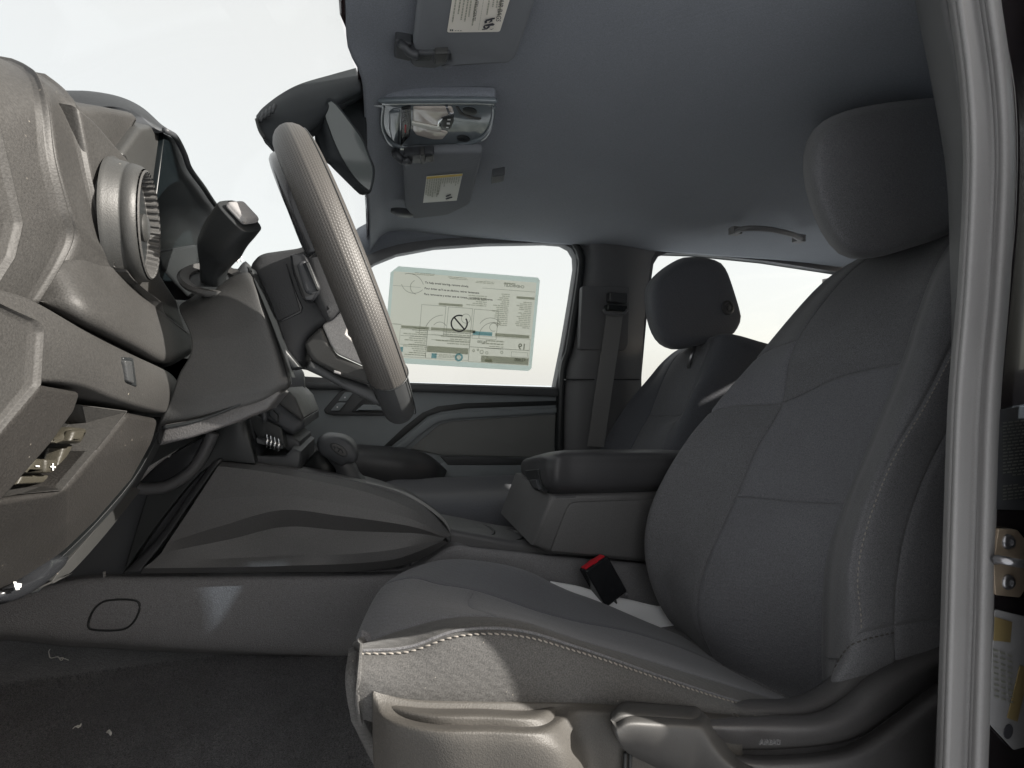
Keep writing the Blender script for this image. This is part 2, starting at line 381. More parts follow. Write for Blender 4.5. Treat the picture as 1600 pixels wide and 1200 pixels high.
def solid(name, G, vec, m, parent=None, bevel=.004, back_scale=1.0, seg=3, angle=35):
    nv, nu = G.shape[:2]; K = nu * nv
    B = G + np.asarray(vec, float)
    V = np.concatenate([G.reshape(-1, 3), B.reshape(-1, 3)]); F0 = grid_faces(nv, nu)
    F = F0 + [(a + K, d_ + K, c + K, b + K) for a, b, c, d_ in F0]
    ring = [i for i in range(nu)] + [j * nu + nu - 1 for j in range(1, nv)] + [(nv - 1) * nu + i for i in range(nu - 2, -1, -1)] + [j * nu for j in range(nv - 2, 0, -1)]
    F += [(ring[i], ring[(i + 1) % len(ring)], ring[(i + 1) % len(ring)] + K, ring[i] + K) for i in range(len(ring))]
    return mesh(name, V, F, m, parent, bevel=bevel, seg=seg, angle=angle)
def facets(name, V, F, vec, m, parent=None, bevel=.003, seg=3, angle=12):
    """hand-modelled skin: V 3-D points, F polygons; the open rim is extruded along vec"""
    V = np.asarray(V, float); n = len(V)
    cnt = {}
    for f in F:
        for a, b in zip(f, tuple(f[1:]) + (f[0],)): cnt[(a, b)] = 1
    rim = [(a, b) for (a, b) in cnt if (b, a) not in cnt]
    V2 = np.concatenate([V, V + np.asarray(vec, float)])
    FF = [tuple(f) for f in F] + [(b, a, a + n, b + n) for a, b in rim] + [tuple(i + n for i in reversed(f)) for f in F]
    return mesh(name, V2, FF, m, parent, bevel=bevel, seg=seg, angle=angle)
def frame_of(t, up=(0, 0, 1)):
    t = t / np.linalg.norm(t); u = np.array(up, float); s = np.cross(t, u)
    if np.linalg.norm(s) < 1e-4: s = np.cross(t, np.array([1., 0, 0]))
    s /= np.linalg.norm(s); return s, np.cross(s, t)
def tube(name, path, rad, m, parent=None, n=10, k=None, flat=1.0, up=(0, 0, 1), caps=True):
    p = spline(path, k) if k else np.asarray(path, float)
    T = np.gradient(p, axis=0); r = np.interp(np.linspace(0, 1, len(p)), np.linspace(0, 1, len(rad)), rad) if np.ndim(rad) else np.full(len(p), rad)
    V = []
    for q, t, a in zip(p, T, r):
        s, w = frame_of(t, up)
        for i in range(n):
            th = 2 * math.pi * i / n; V.append(q + a * (s * math.cos(th) + w * math.sin(th) * flat))
    F = grid_faces(len(p), n, cu=True)
    if caps: F += [tuple(range(n - 1, -1, -1)), tuple(range((len(p) - 1) * n, len(p) * n))]
    return mesh(name, V, F, m, parent)
def lathe(name, prof, org, axis, m, parent=None, n=40, up=(0, 0, 1), sc=(1, 1), cap=True):
    """prof: (distance along axis, radius)"""
    ax = np.asarray(axis, float); ax /= np.linalg.norm(ax); s, w = frame_of(ax, up); V = []
    for h, r in prof:
        for i in range(n):
            th = 2 * math.pi * i / n; V.append(np.asarray(org) + ax * h + r * (s * math.cos(th) * sc[0] + w * math.sin(th) * sc[1]))
    F = grid_faces(len(prof), n, cu=True)
    if cap:
        F += [tuple(range(n - 1, -1, -1)), tuple(range((len(prof) - 1) * n, len(prof) * n))]
    o = mesh(name, V, F, m, parent); q = o.modifiers.new('edge', 'EDGE_SPLIT'); q.split_angle = R(50); return o
def box(name, c, ex, ey, ez, m, parent=None, bevel=.003, taper=1.0):
    c, ex, ey, ez = map(lambda a: np.asarray(a, float), (c, ex, ey, ez)); V = []
    for k in (-1, 1):
        f = taper if k > 0 else 1
        for i, j in ((-1, -1), (1, -1), (1, 1), (-1, 1)): V.append(c + ex * i * f + ey * j * f + ez * k)
    F = [(3, 2, 1, 0), (4, 5, 6, 7), (0, 1, 5, 4), (1, 2, 6, 5), (2, 3, 7, 6), (3, 0, 4, 7)]
    return mesh(name, V, F, m, parent, bevel=bevel, angle=30)
def quadbox(name, quad_px, D, depth, m, parent=None, ax='Y', bevel=.002, round_=0.0):
    return plate(name, [quad_px], D, depth, m, parent, ax, bevel, round_=round_)
def pillow(name, outline, vec, m, parent=None, n=64, rings=7, bulge=.01, back=.0, dome=2.0):
    """cushion over a closed 3-D outline: swells along vec on the eye's side and, if back, away from it"""
    o = spline(outline, n, closed=True); c = o.mean(0); vec = np.asarray(vec, float); V = []; F = []
    for s, h in ((1, bulge), (-1, back)):
        off = len(V)
        for k in range(rings):
            t = k / rings
            z = h * (1 - (1 - t) ** dome) ** (1 / dome) if h else 0
            V += list(c + (o - c) * (1 - t) + s * vec * z)
        V.append(c + s * vec * h)
        F += grid_faces(rings, n, off, cu=True)
        F += [(off + (rings - 1) * n + i, off + (rings - 1) * n + (i + 1) % n, off + rings * n) for i in range(n)]
    return mesh(name, V, F, m, parent, weld=True)
def text(body, org, xd, yd, size, m, parent=None, name='lettering', align='LEFT', lift=(0, 0, 0), thick=0.0, bold=0.0):
    cu = bpy.data.curves.new('t', 'FONT'); cu.offset = bold; cu.body = body; cu.size = 1.0; cu.align_x = align; cu.extrude = thick
    ob = bpy.data.objects.new('t', cu); me = bpy.data.meshes.new_from_object(ob)
    V = np.empty(len(me.vertices) * 3); me.vertices.foreach_get('co', V); V = V.reshape(-1, 3); F = [tuple(p.vertices) for p in me.polygons]
    bpy.data.objects.remove(ob); bpy.data.curves.remove(cu); bpy.data.meshes.remove(me)
    xd, yd = np.asarray(xd, float), np.asarray(yd, float); nd = np.cross(xd, yd); nd /= np.linalg.norm(nd)
    W3 = np.asarray(org) + (V[:, :1] * xd + V[:, 1:2] * yd) * size + V[:, 2:] * nd * size + np.asarray(lift)
    return mesh(name, W3, F, m, parent, smooth=False)
def stitches(name, line, m, parent, pitch=.009, length=.0055, r=.0009, lift=.0015, slant=.0):
    L = np.linalg.norm(np.diff(spline(line, 200), axis=0), axis=1).sum(); k = max(4, int(L / pitch))
    p = spline(line, k * 4); V = []; F = []
    for i in range(k):
        a = p[i * 4]; b = p[min(i * 4 + 3, len(p) - 1)]; t = b - a; ln = np.linalg.norm(t)
        if ln < 1e-6: continue
        t /= ln; c = (a + b) / 2; to = CAM - c; to /= np.linalg.norm(to); s = np.cross(t, to); s /= np.linalg.norm(s)
        c = c + to * lift; off = len(V)
        for h, rr in ((-.5, .3), (-.35, 1), (.35, 1), (.5, .3)):
            for q in range(6):
                th = 2 * math.pi * q / 6; V.append(c + t * length * h + s * slant * length * h + r * rr * (s * math.cos(th) + to * math.sin(th)))
        F += grid_faces(4, 6, off, cu=True)
    return tag(mesh(name, V, F, m, parent), kind='stuff')

# ================================================================== THE SETTING
g = 700.0
gr = mesh('ground', [(-g, -g, 0), (g, -g, 0), (g, g, 0), (-g, g, 0)], [(0, 1, 2, 3)], 'ground', smooth=False); tag(gr, kind='structure')

# the cab shell that keeps sun and sky out: outer skin, bulkhead, rear wall, driver's rear door
cab = thing('truck_cab', 'dark red truck cab shell around the seats, seen from its open front doorway', 'truck', (0.6, 1.1, 0.3))
def zz(v): return H0 + v
# windscreen header line, measured where the lining ends, and the roof skin behind it
hl = [(536, -60), (540, 0), (541, 60), (549, 92), (562, 112), (568, 150), (570, 220), (573, 290), (577, 345)]
zf = [.562, .558, .552, .546, .542, .538, .526, .508, .488]
hdr = spline(np.array([PZ(p[0], p[1], z) for p, z in zip(hl, zf)]), 40)
HY = np.r_[.30, hdr[:, 1]]; HX = np.r_[hdr[0, 0] + .10, hdr[:, 0]]; HZ = np.r_[hdr[0, 2], hdr[:, 2]]
o_ = np.argsort(HY); HY, HX, HZ = HY[o_], HX[o_], HZ[o_]
def head_z(x, y): return zz(.568 + .045 * min(max(x + .1, 0), 2.2) - (0 if y > 1.12 else .035) * abs((y - 1.12) / .72) ** 3.2)
def roof_rows(y0, y1, dz, dx, ny=40):
    rows = []
    for t in (0, .02, .05, .10, .17, .26, .38, .52, .68, .84, 1.0):
        row = []
        for y in np.linspace(y0, y1, ny):
            hx, hz_ = np.interp(y, HY, HX) + dx, np.interp(y, HY, HZ) + dz
            x = hx + (2.45 - hx) * t; f = min(1, (x - hx) / .07); f = f * f * (3 - 2 * f)
            row.append((x, y, hz_ * (1 - f) + (head_z(x, y) + dz) * f))
        rows.append(row)
    return np.array(rows)
solid('roof', surf(roof_rows(.30, 1.95, .045, -.012), 50, 50), (0, 0, .015), 'paint', cab, 0)
plate3('rear_wall', [[(2.45, .27, zz(-.62)), (2.45, 1.99, zz(-.62)), (2.45, 1.99, zz(.64)), (2.45, .27, zz(.64))],
                     [(2.45, .60, zz(.06)), (2.45, 1.62, zz(.06)), (2.45, 1.54, zz(.46)), (2.45, .68, zz(.46))]], 'X', 2.43, .04, 'pillar', cab)
plate3('bulkhead', [[(-.95, .34, zz(-.62)), (-.95, 1.94, zz(-.62)), (-.95, 1.94, zz(-.04)), (-.95, .34, zz(-.04))]], 'X', -.95, -.03, 'vdark', cab)
bn = np.array([[(x, y, zz(-.03 - .05 * ((x + .95) / 1.1) ** 2 - .05 * abs((y - 1.13) / .85) ** 3)) for y in np.linspace(.28, 1.98, 16)] for x in np.linspace(-.93, -2.1, 12)])
solid('bonnet', bn, (0, 0, -.015), 'paint', cab, 0)
plate3('front_wing', [[(-2.1, 0, zz(-.75)), (-.42, 0, zz(-.75)), (-.36, 0, zz(-.30)), (-.40, 0, zz(-.06)), (-.93, 0, zz(-.05)), (-2.1, 0, zz(-.12))]], 'Y', .33, -.05, 'paint', cab, .008)
tube('windscreen_pillar', np.array([(-.90, .36, zz(-.06)), (-.62, .37, zz(.22)), (-.34, .385, zz(.47)), (-.16, .40, zz(.585)), (.10, .405, zz(.61))]), .035, 'pillar', cab, k=30, n=12, flat=.7)
rd = plate3('rear_door', [[(.70, 0, zz(-.60)), (2.46, 0, zz(-.60)), (2.46, 0, zz(.10)), (2.44, 0, zz(.60)), (2.3, 0, zz(.74)), (.74, 0, zz(.66)), (.66, 0, zz(.10))],
                     [(.86, 0, zz(.04)), (1.70, 0, zz(.06)), (1.66, 0, zz(.48)), (1.56, 0, zz(.545)), (.90, 0, zz(.545))]], 'Y', .30, -.05, 'paint', cab, .006)
plate3('rear_door_glass', [[(.84, 0, zz(.02)), (1.72, 0, zz(.04)), (1.68, 0, zz(.50)), (1.58, 0, zz(.565)), (.88, 0, zz(.565))]], 'Y', .27, .004, 'tinted', cab, .0005)
plate3('sill_panel', [[(-.7, 0, zz(-.70)), (2.46, 0, zz(-.70)), (2.46, 0, zz(-.545)), (-.7, 0, zz(-.545))]], 'Y', .36, -.09, 'paint', cab, .01)
fl = np.array([[(x, y, zz(-.565 + .0 * y)) for y in np.linspace(.30, 1.9, 12)] for x in np.linspace(-.93, 2.45, 16)])
fo = solid('floor', fl, (0, 0, -.02), 'carpet', None, 0); tag(fo, kind='structure')
nf = 130000; fx = rng.uniform(-.80, .15, nf); fy = rng.uniform(.40, 1.06, nf); th = rng.uniform(0, 6.283, nf); hh = rng.uniform(.0015, .0045, nf); ww = rng.uniform(.0004, .0009, nf); ln = rng.normal(0, .0016, (nf, 2))
FV = np.empty((nf, 3, 3)); FV[:, 0] = np.stack([fx - ww * np.cos(th), fy - ww * np.sin(th), np.full(nf, zz(-.5655))], 1); FV[:, 1] = np.stack([fx + ww * np.cos(th), fy + ww * np.sin(th), np.full(nf, zz(-.5655))], 1); FV[:, 2] = np.stack([fx + ln[:, 0], fy + ln[:, 1], zz(-.565) + hh], 1)
cpile = mesh('carpet_pile', FV.reshape(-1, 3), np.arange(nf * 3).reshape(-1, 3).tolist(), 'carpet', None, smooth=False); tag(cpile, kind='stuff')

# ------------------------------------------------------------------ passenger side: door, pillar, rear door
YD = 1.86
win = [(425, 585), (448, 560), (480, 520), (530, 450), (585, 411), (620, 397), (680, 386), (760, 380.5), (855, 379), (880, 381), (893, 388), (900, 400), (901, 418), (893, 470), (882, 535), (868, 605), (640, 598)]
def smooth_px(l, n): return spline(np.array(l, float), n, closed=True)
pd = thing('passenger_door', 'closed grey passenger front door with window, armrest and pocket behind the console', 'car door', P(690, 800, YD))
plate('door_panel', [[(330, 600), (425, 587), (640, 600), (868, 608), (876, 612), (872, 1000), (330, 1000)]], YD, .05, 'door', pd, bevel=.006)
plate('window_frame', [[(395, 592), (430, 548), (470, 500), (525, 430), (578, 396), (615, 381), (680, 371), (760, 366), (872, 366), (897, 373), (913, 392), (916, 420), (905, 490), (882, 615), (640, 611), (420, 598)],
                       win], YD - .012, .05, 'pillar', pd, bevel=.004)
plate('window_glass', [[(x, y) for x, y in [(395, 592), (430, 548), (525, 430), (615, 385), (760, 370), (905, 385), (905, 430), (876, 612), (640, 605)]]], YD + .03, .004, 'glass', pd, bevel=.0005)
# belt line moulding, groove lines and insert
band('sill_moulding', PP([(395, 596), (640, 600), (872, 607)], YD - .02), PP([(395, 606), (640, 612), (872, 620)], YD - .02), 'door_dark', pd, bulge=.004, vec=(0, .03, 0), n=20)
ins = [(612, 697), (640, 674), (668, 651), (690, 643), (730, 638), (870, 633), (872, 626), (725, 630), (684, 635), (660, 645), (632, 667), (600, 697)]
plate('trim_groove', [ins], YD - .004, .02, 'vdark', pd, bevel=.002)
plate('trim_rail', [[(616, 699), (646, 674), (674, 652), (700, 645), (870, 637), (870, 645), (706, 655), (684, 660), (656, 680), (634, 700)]], YD - .014, .02, 'door', pd, bevel=.004)
plate('door_insert', [[(640, 702), (662, 684), (688, 663), (708, 658), (869, 647), (866, 716), (690, 712)]], YD - .006, .02, 'door_insert', pd, bevel=.006, round_=.01)
plate('insert_moulding', [[(688, 713), (866, 717), (866, 727), (700, 727)]], YD - .012, .02, 'door_dark', pd, bevel=.004)
# armrest: long padded pod
arm = [[(430, 742, YD), (430, 705, YD - .02), (440, 690, YD - .09), (446, 712, YD - .14), (446, 752, YD - .13), (440, 790, YD - .02)],
       [(520, 745, YD), (520, 700, YD - .02), (530, 696, YD - .10), (540, 714, YD - .16), (544, 758, YD - .15), (540, 792, YD - .02)],
       [(600, 745, YD), (598, 702, YD - .02), (612, 702, YD - .10), (624, 722, YD - .16), (628, 762, YD - .14), (620, 790, YD - .02)],
       [(660, 745, YD), (660, 710, YD - .02), (666, 712, YD - .07), (676, 728, YD - .11), (676, 756, YD - .10), (665, 775, YD - .02)],
       [(690, 742, YD), (693, 730, YD), (695, 732, YD - .02), (698, 736, YD - .02), (694, 746, YD - .02), (686, 756, YD)]]
ctrl = np.array([[P(*q) for q in r] for r in arm])
Gs = surf(ctrl, 24, 40); solid('armrest', Gs, (0, .01, 0), 'armrest', pd, 0)
plate('pull_recess', [[(690, 722), (868, 728), (868, 772), (660, 768)]], YD - .010, .02, 'door', pd, bevel=.006, round_=.02)
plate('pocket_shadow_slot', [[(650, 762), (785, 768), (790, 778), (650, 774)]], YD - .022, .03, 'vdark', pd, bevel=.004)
plate('map_pocket', [[(640, 776), (784, 775), (790, 781), (782, 796), (764, 801), (640, 804)]], YD - .03, .03, 'door_dark', pd, bevel=.008, round_=.015)
plate('pocket_lip', [[(640, 803), (768, 801), (790, 796), (806, 776), (868, 776), (868, 812), (800, 838), (640, 840)]], YD - .04, .04, 'door', pd, bevel=.012)
# inner handle bezel with two lock buttons
bz = plate('handle_bezel', [[(506, 640), (532, 610), (546, 604), (620, 604), (634, 620), (634, 650), (520, 649), (508, 646)]], YD - .012, .014, 'door_dark', pd, bevel=.004, round_=.015)
for q in ([(516, 642), (527, 629), (541, 629), (530, 642)], [(528, 627), (538, 613), (552, 613), (542, 627)]):
    LB = plate('lock_button', [q], YD - .018, .01, 'door', pd, bevel=.002, round_=.006)
    m_ = (527, 636) if q[0][0] < 520 else (539, 621)
    lathe('button_mark', [(0, .003), (.001, .003)], P(m_[0], m_[1], YD - .0195), (0, -1, 0), 'white', LB, n=10)
plate('handle_recess', [[(548, 644), (564, 626), (580, 616), (630, 616), (630, 645)]], YD - .015, .008, 'vdark', pd, bevel=.002, round_=.008)
plate('door_handle', [[(555, 642), (568, 632), (624, 634), (624, 642)]], YD - .03, .014, 'door', pd, bevel=.004, round_=.006)

# window sticker on the glass, back-lit, its front shows through reversed
TL, TR, BR, BL = (611, 415), (844, 434), (830, 580), (599, 566)
YS = YD + .022
def st(s, t, dy=0):
    a = np.array(TL) * (1 - s) + np.array(TR) * s; b = np.array(BL) * (1 - s) + np.array(BR) * s
    q = a * (1 - t) + b * t; return P(q[0], q[1], YS - dy)
stk = thing('window_sticker', 'cream paper price sticker on the passenger window, lit from behind', 'sticker', st(.5, 1))
def sq(name, s0, t0, s1, t1, m, dy, parent=stk, th=.0006):
    return plate3(name, [[st(s0, t1), st(s1, t1), st(s1, t0), st(s0, t0)]], 'Y', YS - dy, th, m, parent, .0001)
c = [st(.05, 0), st(.985, 0), st(1, .03), st(1, .97), st(.98, 1), st(0, 1), st(0, .07)]
ci = [st(.022, .055), st(.98, .055), st(.98, .06), st(.98, .945), st(.9, .945), st(.022, .945), st(.022, .5)]
mesh('clear_film', c + ci, [(i, (i + 1) % 7, 7 + (i + 1) % 7, 7 + i) for i in range(7)], 'film', stk, smooth=False)
mesh('paper_sheet', ci, [tuple(range(7))], 'sticker', stk, smooth=False)
EX = (st(1, .5) - st(0, .5)); LS = np.linalg.norm(EX); EX /= LS; EYv = st(.5, 0) - st(.5, 1); LT = np.linalg.norm(EYv); EYv /= LT
def stext(b, s, t, size, m='ink_dark', mirror=False, dy=.0045, name='lettering'):
    return text(b, st(s, t, dy), EX * (-1 if mirror else 1), EYv, size, m, stk, name, bold=.018)
stext('To help avoid tearing, remove slowly.', .235, .155, .0118)
stext("Pour éviter qu'il ne se déchire, retirer lentement.", .235, .215, .0114)
stext('Para removerse y evitar que se rompa, remuévala lentamente.', .235, .275, .0114)
stext('CHEVROLET', .90, .125, .0165, 'ink_soft', True)
stext('$4,500', .685, .735, .0150, 'ink_soft', True)
stext('$2,600', .957, .90, .0185, 'ink_soft', True)
stext('19', .950, .775, .036, 'ink_soft', True)
def bars(name, L, m, dy=.0040):
    V = []; F = []
    for s0, t0, s1, t1 in L:
        k = len(V); V += [st(s0, t0, dy), st(s1, t0, dy), st(s1, t1, dy), st(s0, t1, dy)]; F.append((k, k + 1, k + 2, k + 3))
    return tag(mesh(name, V, F, m, stk, smooth=False), kind='stuff')
L = []; r2 = random.Random(3)
def col_lines(s0, s1, t0, t1, n, right=True):
    for i in range(n):
        t = t0 + (t1 - t0) * i / n; w = (s1 - s0) * r2.uniform(.45, 1)
        x = (s1 - w, s1) if right else (s0, s0 + w)
        xx = x[0]
        while xx < x[1] - .004:
            ww = min(r2.uniform(.010, .035), x[1] - xx); L.append((xx, t, xx + ww * .85, t + (t1 - t0) / n * .42)); xx += ww
col_lines(.86, .965, .27, .56, 15); col_lines(.70, .81, .20, .55, 17); col_lines(.52, .66, .24, .36, 6)
col_lines(.11, .28, .62, .92, 14); col_lines(.31, .57, .64, .78, 6); col_lines(.62, .80, .70, .76, 2); col_lines(.62, .80, .76, .80, 2)
col_lines(.36, .52, .065, .095, 2); col_lines(.56, .70, .085, .115, 2); col_lines(.14, .30, .05, .08, 2); col_lines(.76, .84, .08, .11, 1); col_lines(.31, .52, .88, .92, 3)
bars('fine_print', L, 'ink_mid')
L = [(.10, .605, .29, .635), (.30, .605, .60, .635), (.735, .62, .965, .655), (.855, .215, .975, .240), (.34, .345, .50, .370), (.285, .80, .565, .865), (.655, .865, .975, .935)]
bars('table_headings', L, 'ink_mid', .0038)
bars('blue_heading', [(.585, .615, .715, .655)], 'ink_blue', .0038)
L = []
def frame(s0, t0, s1, t1, w=.003):
    L.extend([(s0, t0, s1, t0 + w * 1.6), (s0, t1 - w * 1.6, s1, t1), (s0, t0, s0 + w, t1), (s1 - w, t0, s1, t1)])
for s0 in (.225, .405, .58): frame(s0, .375 + (s0 - .2) * .02, s0 + .165, .685 + (s0 - .2) * .02, .0022)
frame(.28, .64, .57, .93, .0015); frame(.57, .66, .975, .94, .0015); frame(.095, .64, .28, .93, .0015); frame(.855, .805, .965, .86, .0018); frame(.57, .78, .975, .785, .0015)
L.append((.022, .20, .21, .203)); L.append((.022, .595, .10, .60)); L.append((.31, .68, .57, .683)); L.append((.31, .73, .57, .733)); L.append((.10, .71, .28, .713)); L.append((.10, .80, .28, .803)); L.append((.62, .155, .975, .158))
bars('table_rules', L, 'ink_soft')
# crossed circle and the little diagrams
def ring(name, s, t, r, w, m, a0=0, a1=360, n=40, dy=.005):
    c = st(s, t, dy); V = []; F = []
    for i in range(n + 1):
        th = R(a0 + (a1 - a0) * i / n); d = EX * math.cos(th) + EYv * math.sin(th); V += [c + d * r, c + d * (r - w)]
    F = [(2 * i, 2 * i + 1, 2 * i + 3, 2 * i + 2) for i in range(n)]; return mesh(name, V, F, m, stk, smooth=False)
ring('crossed_circle', .488, .545, .036, .006, 'ink', 70, 400)
cc = st(.488, .545, .005); dg = (EX - EYv) / math.sqrt(2); pr = (EX + EYv) / math.sqrt(2)
mesh('circle_bar', [cc - dg * .033 - pr * .003, cc + dg * .033 - pr * .003, cc + dg * .033 + pr * .003, cc - dg * .033 + pr * .003], [(0, 1, 2, 3)], 'ink', stk, smooth=False)
for s, t, r, a0, a1 in ((.385, .66, .075, 95, 165), (.36, .62, .03, 30, 150), (.70, .60, .055, 40, 150), (.72, .66, .06, 60, 190), (.72, .56, .018, 0, 300), (.13, .22, .06, 20, 110), (.16, .14, .05, 200, 320), (.19, .20, .03, 120, 260), (.53, .49, .02, 0, 360)):
    ring('diagram_line', s, t, r, .0018, 'ink_soft', a0, a1, 20)
ring('blue_seal', .505, .90, .017, .008, 'ink_blue'); bars('blue_square', [(.32, .875, .355, .925), (.105, .83, .125, .88)], 'ink_blue')
for s, t in ((.695, .915), (.72, .915)): ring('white_dot', s, t, .008, .0078, 'sticker', dy=.0045)
for s, t, w in ((.60, .82, .012), (.63, .81, .01), (.655, .83, .018), (.69, .835, .014), (.79, .82, .014)): ring('rating_star', s, t, w * .5, .003, 'ink_mid', n=8)

# B pillar trim and rear door of the passenger side
bp = thing('passenger_pillar', 'grey trim pillar between the two far-side windows', 'pillar', P(930, 800, YD))
cols = [[(872, 1000), (878, 620), (893, 540), (908, 440), (912, 395), (904, 360)], [(905, 1000), (908, 620), (918, 540), (930, 440), (932, 400), (926, 362)],
        [(962, 1000), (962, 620), (966, 540), (972, 440), (974, 400), (970, 366)], [(1010, 1000), (1003, 620), (1006, 520), (1016, 420), (1022, 398), (1040, 370)]]
dY = [.0, -.05, -.055, 0.0]
ctrl = np.array([[P(q[0], q[1], YD - .01 + dY[k]) for k, q in enumerate(r)] for r in zip(*cols)])
solid('pillar_trim', surf(ctrl, 24, 40), (0, .04, 0), 'pillar', bp, .004)
band('door_seal', PP([(868, 1000), (873, 620), (886, 540), (903, 430), (904, 400), (893, 379)], YD - .03), PP([(878, 1000), (883, 620), (897, 540), (913, 430), (914, 398), (900, 372)], YD - .03), 'vdark', bp, bulge=.006, vec=(0, .04, 0))
plate('belt_cover', [[(910, 446), (985, 448), (982, 540), (976, 548), (905, 546)]], YD - .075, .03, 'pillar', bp, bevel=.004, round_=.015)
plate('cover_seam', [[(884, 592), (1000, 592), (1000, 594), (884, 594)]], YD - .068, .02, 'vdark', bp, bevel=.001)
sb = thing('seat_belt', 'grey seat belt webbing hanging straight down from the pillar between the far windows', 'seat belt', P(930, 697, YD - .12))
wa, wb_ = PP([(948, 486), (944, 520), (932, 600), (918, 697)], YD - .115), PP([(974, 486), (970, 520), (958, 600), (944, 699)], YD - .115)
band('webbing', wa, wb_, 'belt', sb, vec=(0, .003, 0), bevel=.0005, n=24)
BA = box('belt_anchor', P(964, 466, YD - .09), (.045, 0, 0), (0, .02, 0), (0, 0, .022), 'door_dark', sb, .008)
box('anchor_slot', P(962, 482, YD - .11), (.048, 0, 0), (0, .02, 0), (0, 0, .013), 'vdark', BA, .006)
tube('belt_guide', PP([(943, 483), (947, 489), (960, 491), (974, 490), (980, 484)], YD - .14), .006, 'pillar', sb, k=16)

rwin = [(998, 640), (1003, 560), (1009, 500), (1016, 440), (1020, 412), (1028, 399), (1042, 394), (1090, 395.5), (1200, 407), (1310, 424), (1400, 440), (1480, 470), (1480, 600), (1480, 700), (1000, 700)]
pr_ = thing('passenger_rear_door', 'rear passenger door with its window behind the far headrest', 'car door', P(1250, 800, YD))
plate('window_frame', [[(990, 1000), (1000, 600), (1014, 420), (1022, 385), (1045, 380), (1090, 380), (1310, 405), (1700, 460), (1700, 1000)], rwin], YD - .004, .05, 'pillar', pr_, bevel=.004)
plate('window_glass', [[(992, 705), (1014, 400), (1090, 385), (1480, 450), (1490, 705)]], YD + .03, .004, 'glass', pr_, bevel=.0005)

# ------------------------------------------------------------------ headliner: front edge at the windscreen header
hlt = thing('headliner', 'blue-grey felt headliner spanning the whole cab roof', 'headliner', (.6, 1.1, zz(.55)))
solid('roof_lining', surf(roof_rows(.42, 1.84, 0, 0), 70, 70), (0, 0, .012), 'headliner', hlt, 0)
# side rail of the lining over the passenger doors, A pillar of that side
ra = PP([(430, 500), (490, 430), (540, 378), (575, 345), (640, 341), (740, 336), (850, 338), (940, 350), (1045, 362), (1200, 384), (1330, 402), (1500, 428)], YD - .04)
rb = PP([(410, 560), (455, 522), (520, 436), (578, 398), (640, 380), (740, 371), (860, 368), (940, 374), (1045, 383), (1200, 398), (1330, 415), (1500, 446)], YD - .01)
band('side_rail', ra, rb, 'headliner', hlt, n=60, bulge=.015, vec=(0, .06, 0))
gh = thing('grab_handle', 'slim pale grab handle on the lining above the far rear window', 'grab handle', PZ(1198, 366, .58))
tube('grip', np.array([PZ(x, y, z) for x, y, z in ((1150, 362, .598), (1164, 357, .582), (1200, 358, .580), (1236, 366, .582), (1252, 374, .600))]), .010, 'seal', gh, k=24, n=8)
for q in ((1149, 361), (1248, 373)): box('mount', PZ(q[0], q[1], .602), (.020, .0, .0), (0, .016, 0), (0, 0, .014), 'seal', gh, .004)

# ------------------------------------------------------------------ windscreen and its header parts
ws_ = thing('windscreen', 'clear windscreen ahead of the dashboard and steering wheel', 'windscreen', (-.8, 1.1, zz(0)))
ty = np.linspace(.48, 1.88, 24)
top = np.array([(np.interp(y, HY, HX) - .006, y, np.interp(y, HY, HZ) + .006) for y in ty])
bot = top + np.array([-.60, 0, 0]); bot[:, 2] = zz(-.02)
mid = (top + bot) / 2 + np.array([-.02, 0, .03])
solid('pane', surf(np.stack([top, mid, bot], 1), 12, 30), (-.004, 0, .004), 'glass', ws_, 0)

# ================================================================== DRIVER'S SEAT
ds = thing('driver_seat', "driver's grey cloth seat nearest the open doorway, recliner lever on its plastic side", 'car seat', (.3, .68, zz(-.56)))
def line3(pts, Y): return PP(pts, Y)
# backrest control net: columns from the inboard edge to the outboard side
BY = [.92, .885, .80, .70, .60, .53, .49, .475, .465]
rowsB = [
 [(1095, 1010), (1105, 1022), (1120, 1045), (1205, 1095), (1290, 1125), (1304, 1128), (1316, 1125), (1405, 1085), (1480, 1030)],
 [(1046, 965), (1060, 968), (1092, 980), (1190, 1030), (1282, 1062), (1296, 1065), (1306, 1070), (1402, 1035), (1480, 1000)],
 [(1018, 905), (1045, 905), (1090, 930), (1190, 960), (1281, 990), (1308, 1000), (1340, 992), (1401, 979), (1480, 970)],
 [(1011, 845), (1050, 850), (1107, 868), (1200, 878), (1287, 880), (1312, 885), (1335, 900), (1405, 905), (1490, 900)],
 [(1024, 785), (1070, 780), (1150, 775), (1232, 782), (1315, 787), (1335, 790), (1352, 815), (1420, 825), (1500, 830)],
 [(1060, 715), (1105, 700), (1182, 700), (1270, 696), (1354, 692), (1374, 695), (1392, 715), (1450, 740), (1515, 750)],
 [(1111, 643), (1150, 632), (1222, 628), (1312, 588), (1404, 568), (1424, 575), (1442, 630), (1490, 660), (1540, 670)],
 [(1171, 572), (1200, 553), (1240, 540), (1332, 508), (1428, 495), (1446, 505), (1482, 552), (1530, 580), (1575, 590)],
 [(1276, 450), (1292, 444), (1312, 440), (1385, 420), (1462, 410), (1482, 425), (1525, 465), (1570, 490), (1610, 500)],
 [(1345, 402), (1358, 396), (1376, 390), (1440, 368), (1510, 350), (1530, 362), (1570, 390), (1610, 410), (1650, 420)],
 [(1420, 365), (1435, 358), (1455, 350), (1520, 330), (1580, 318), (1600, 330), (1640, 360), (1680, 380), (1720, 390)]]
BK = np.array([[P(q[0], q[1], BY[k]) for k, q in enumerate(r)] for r in rowsB])
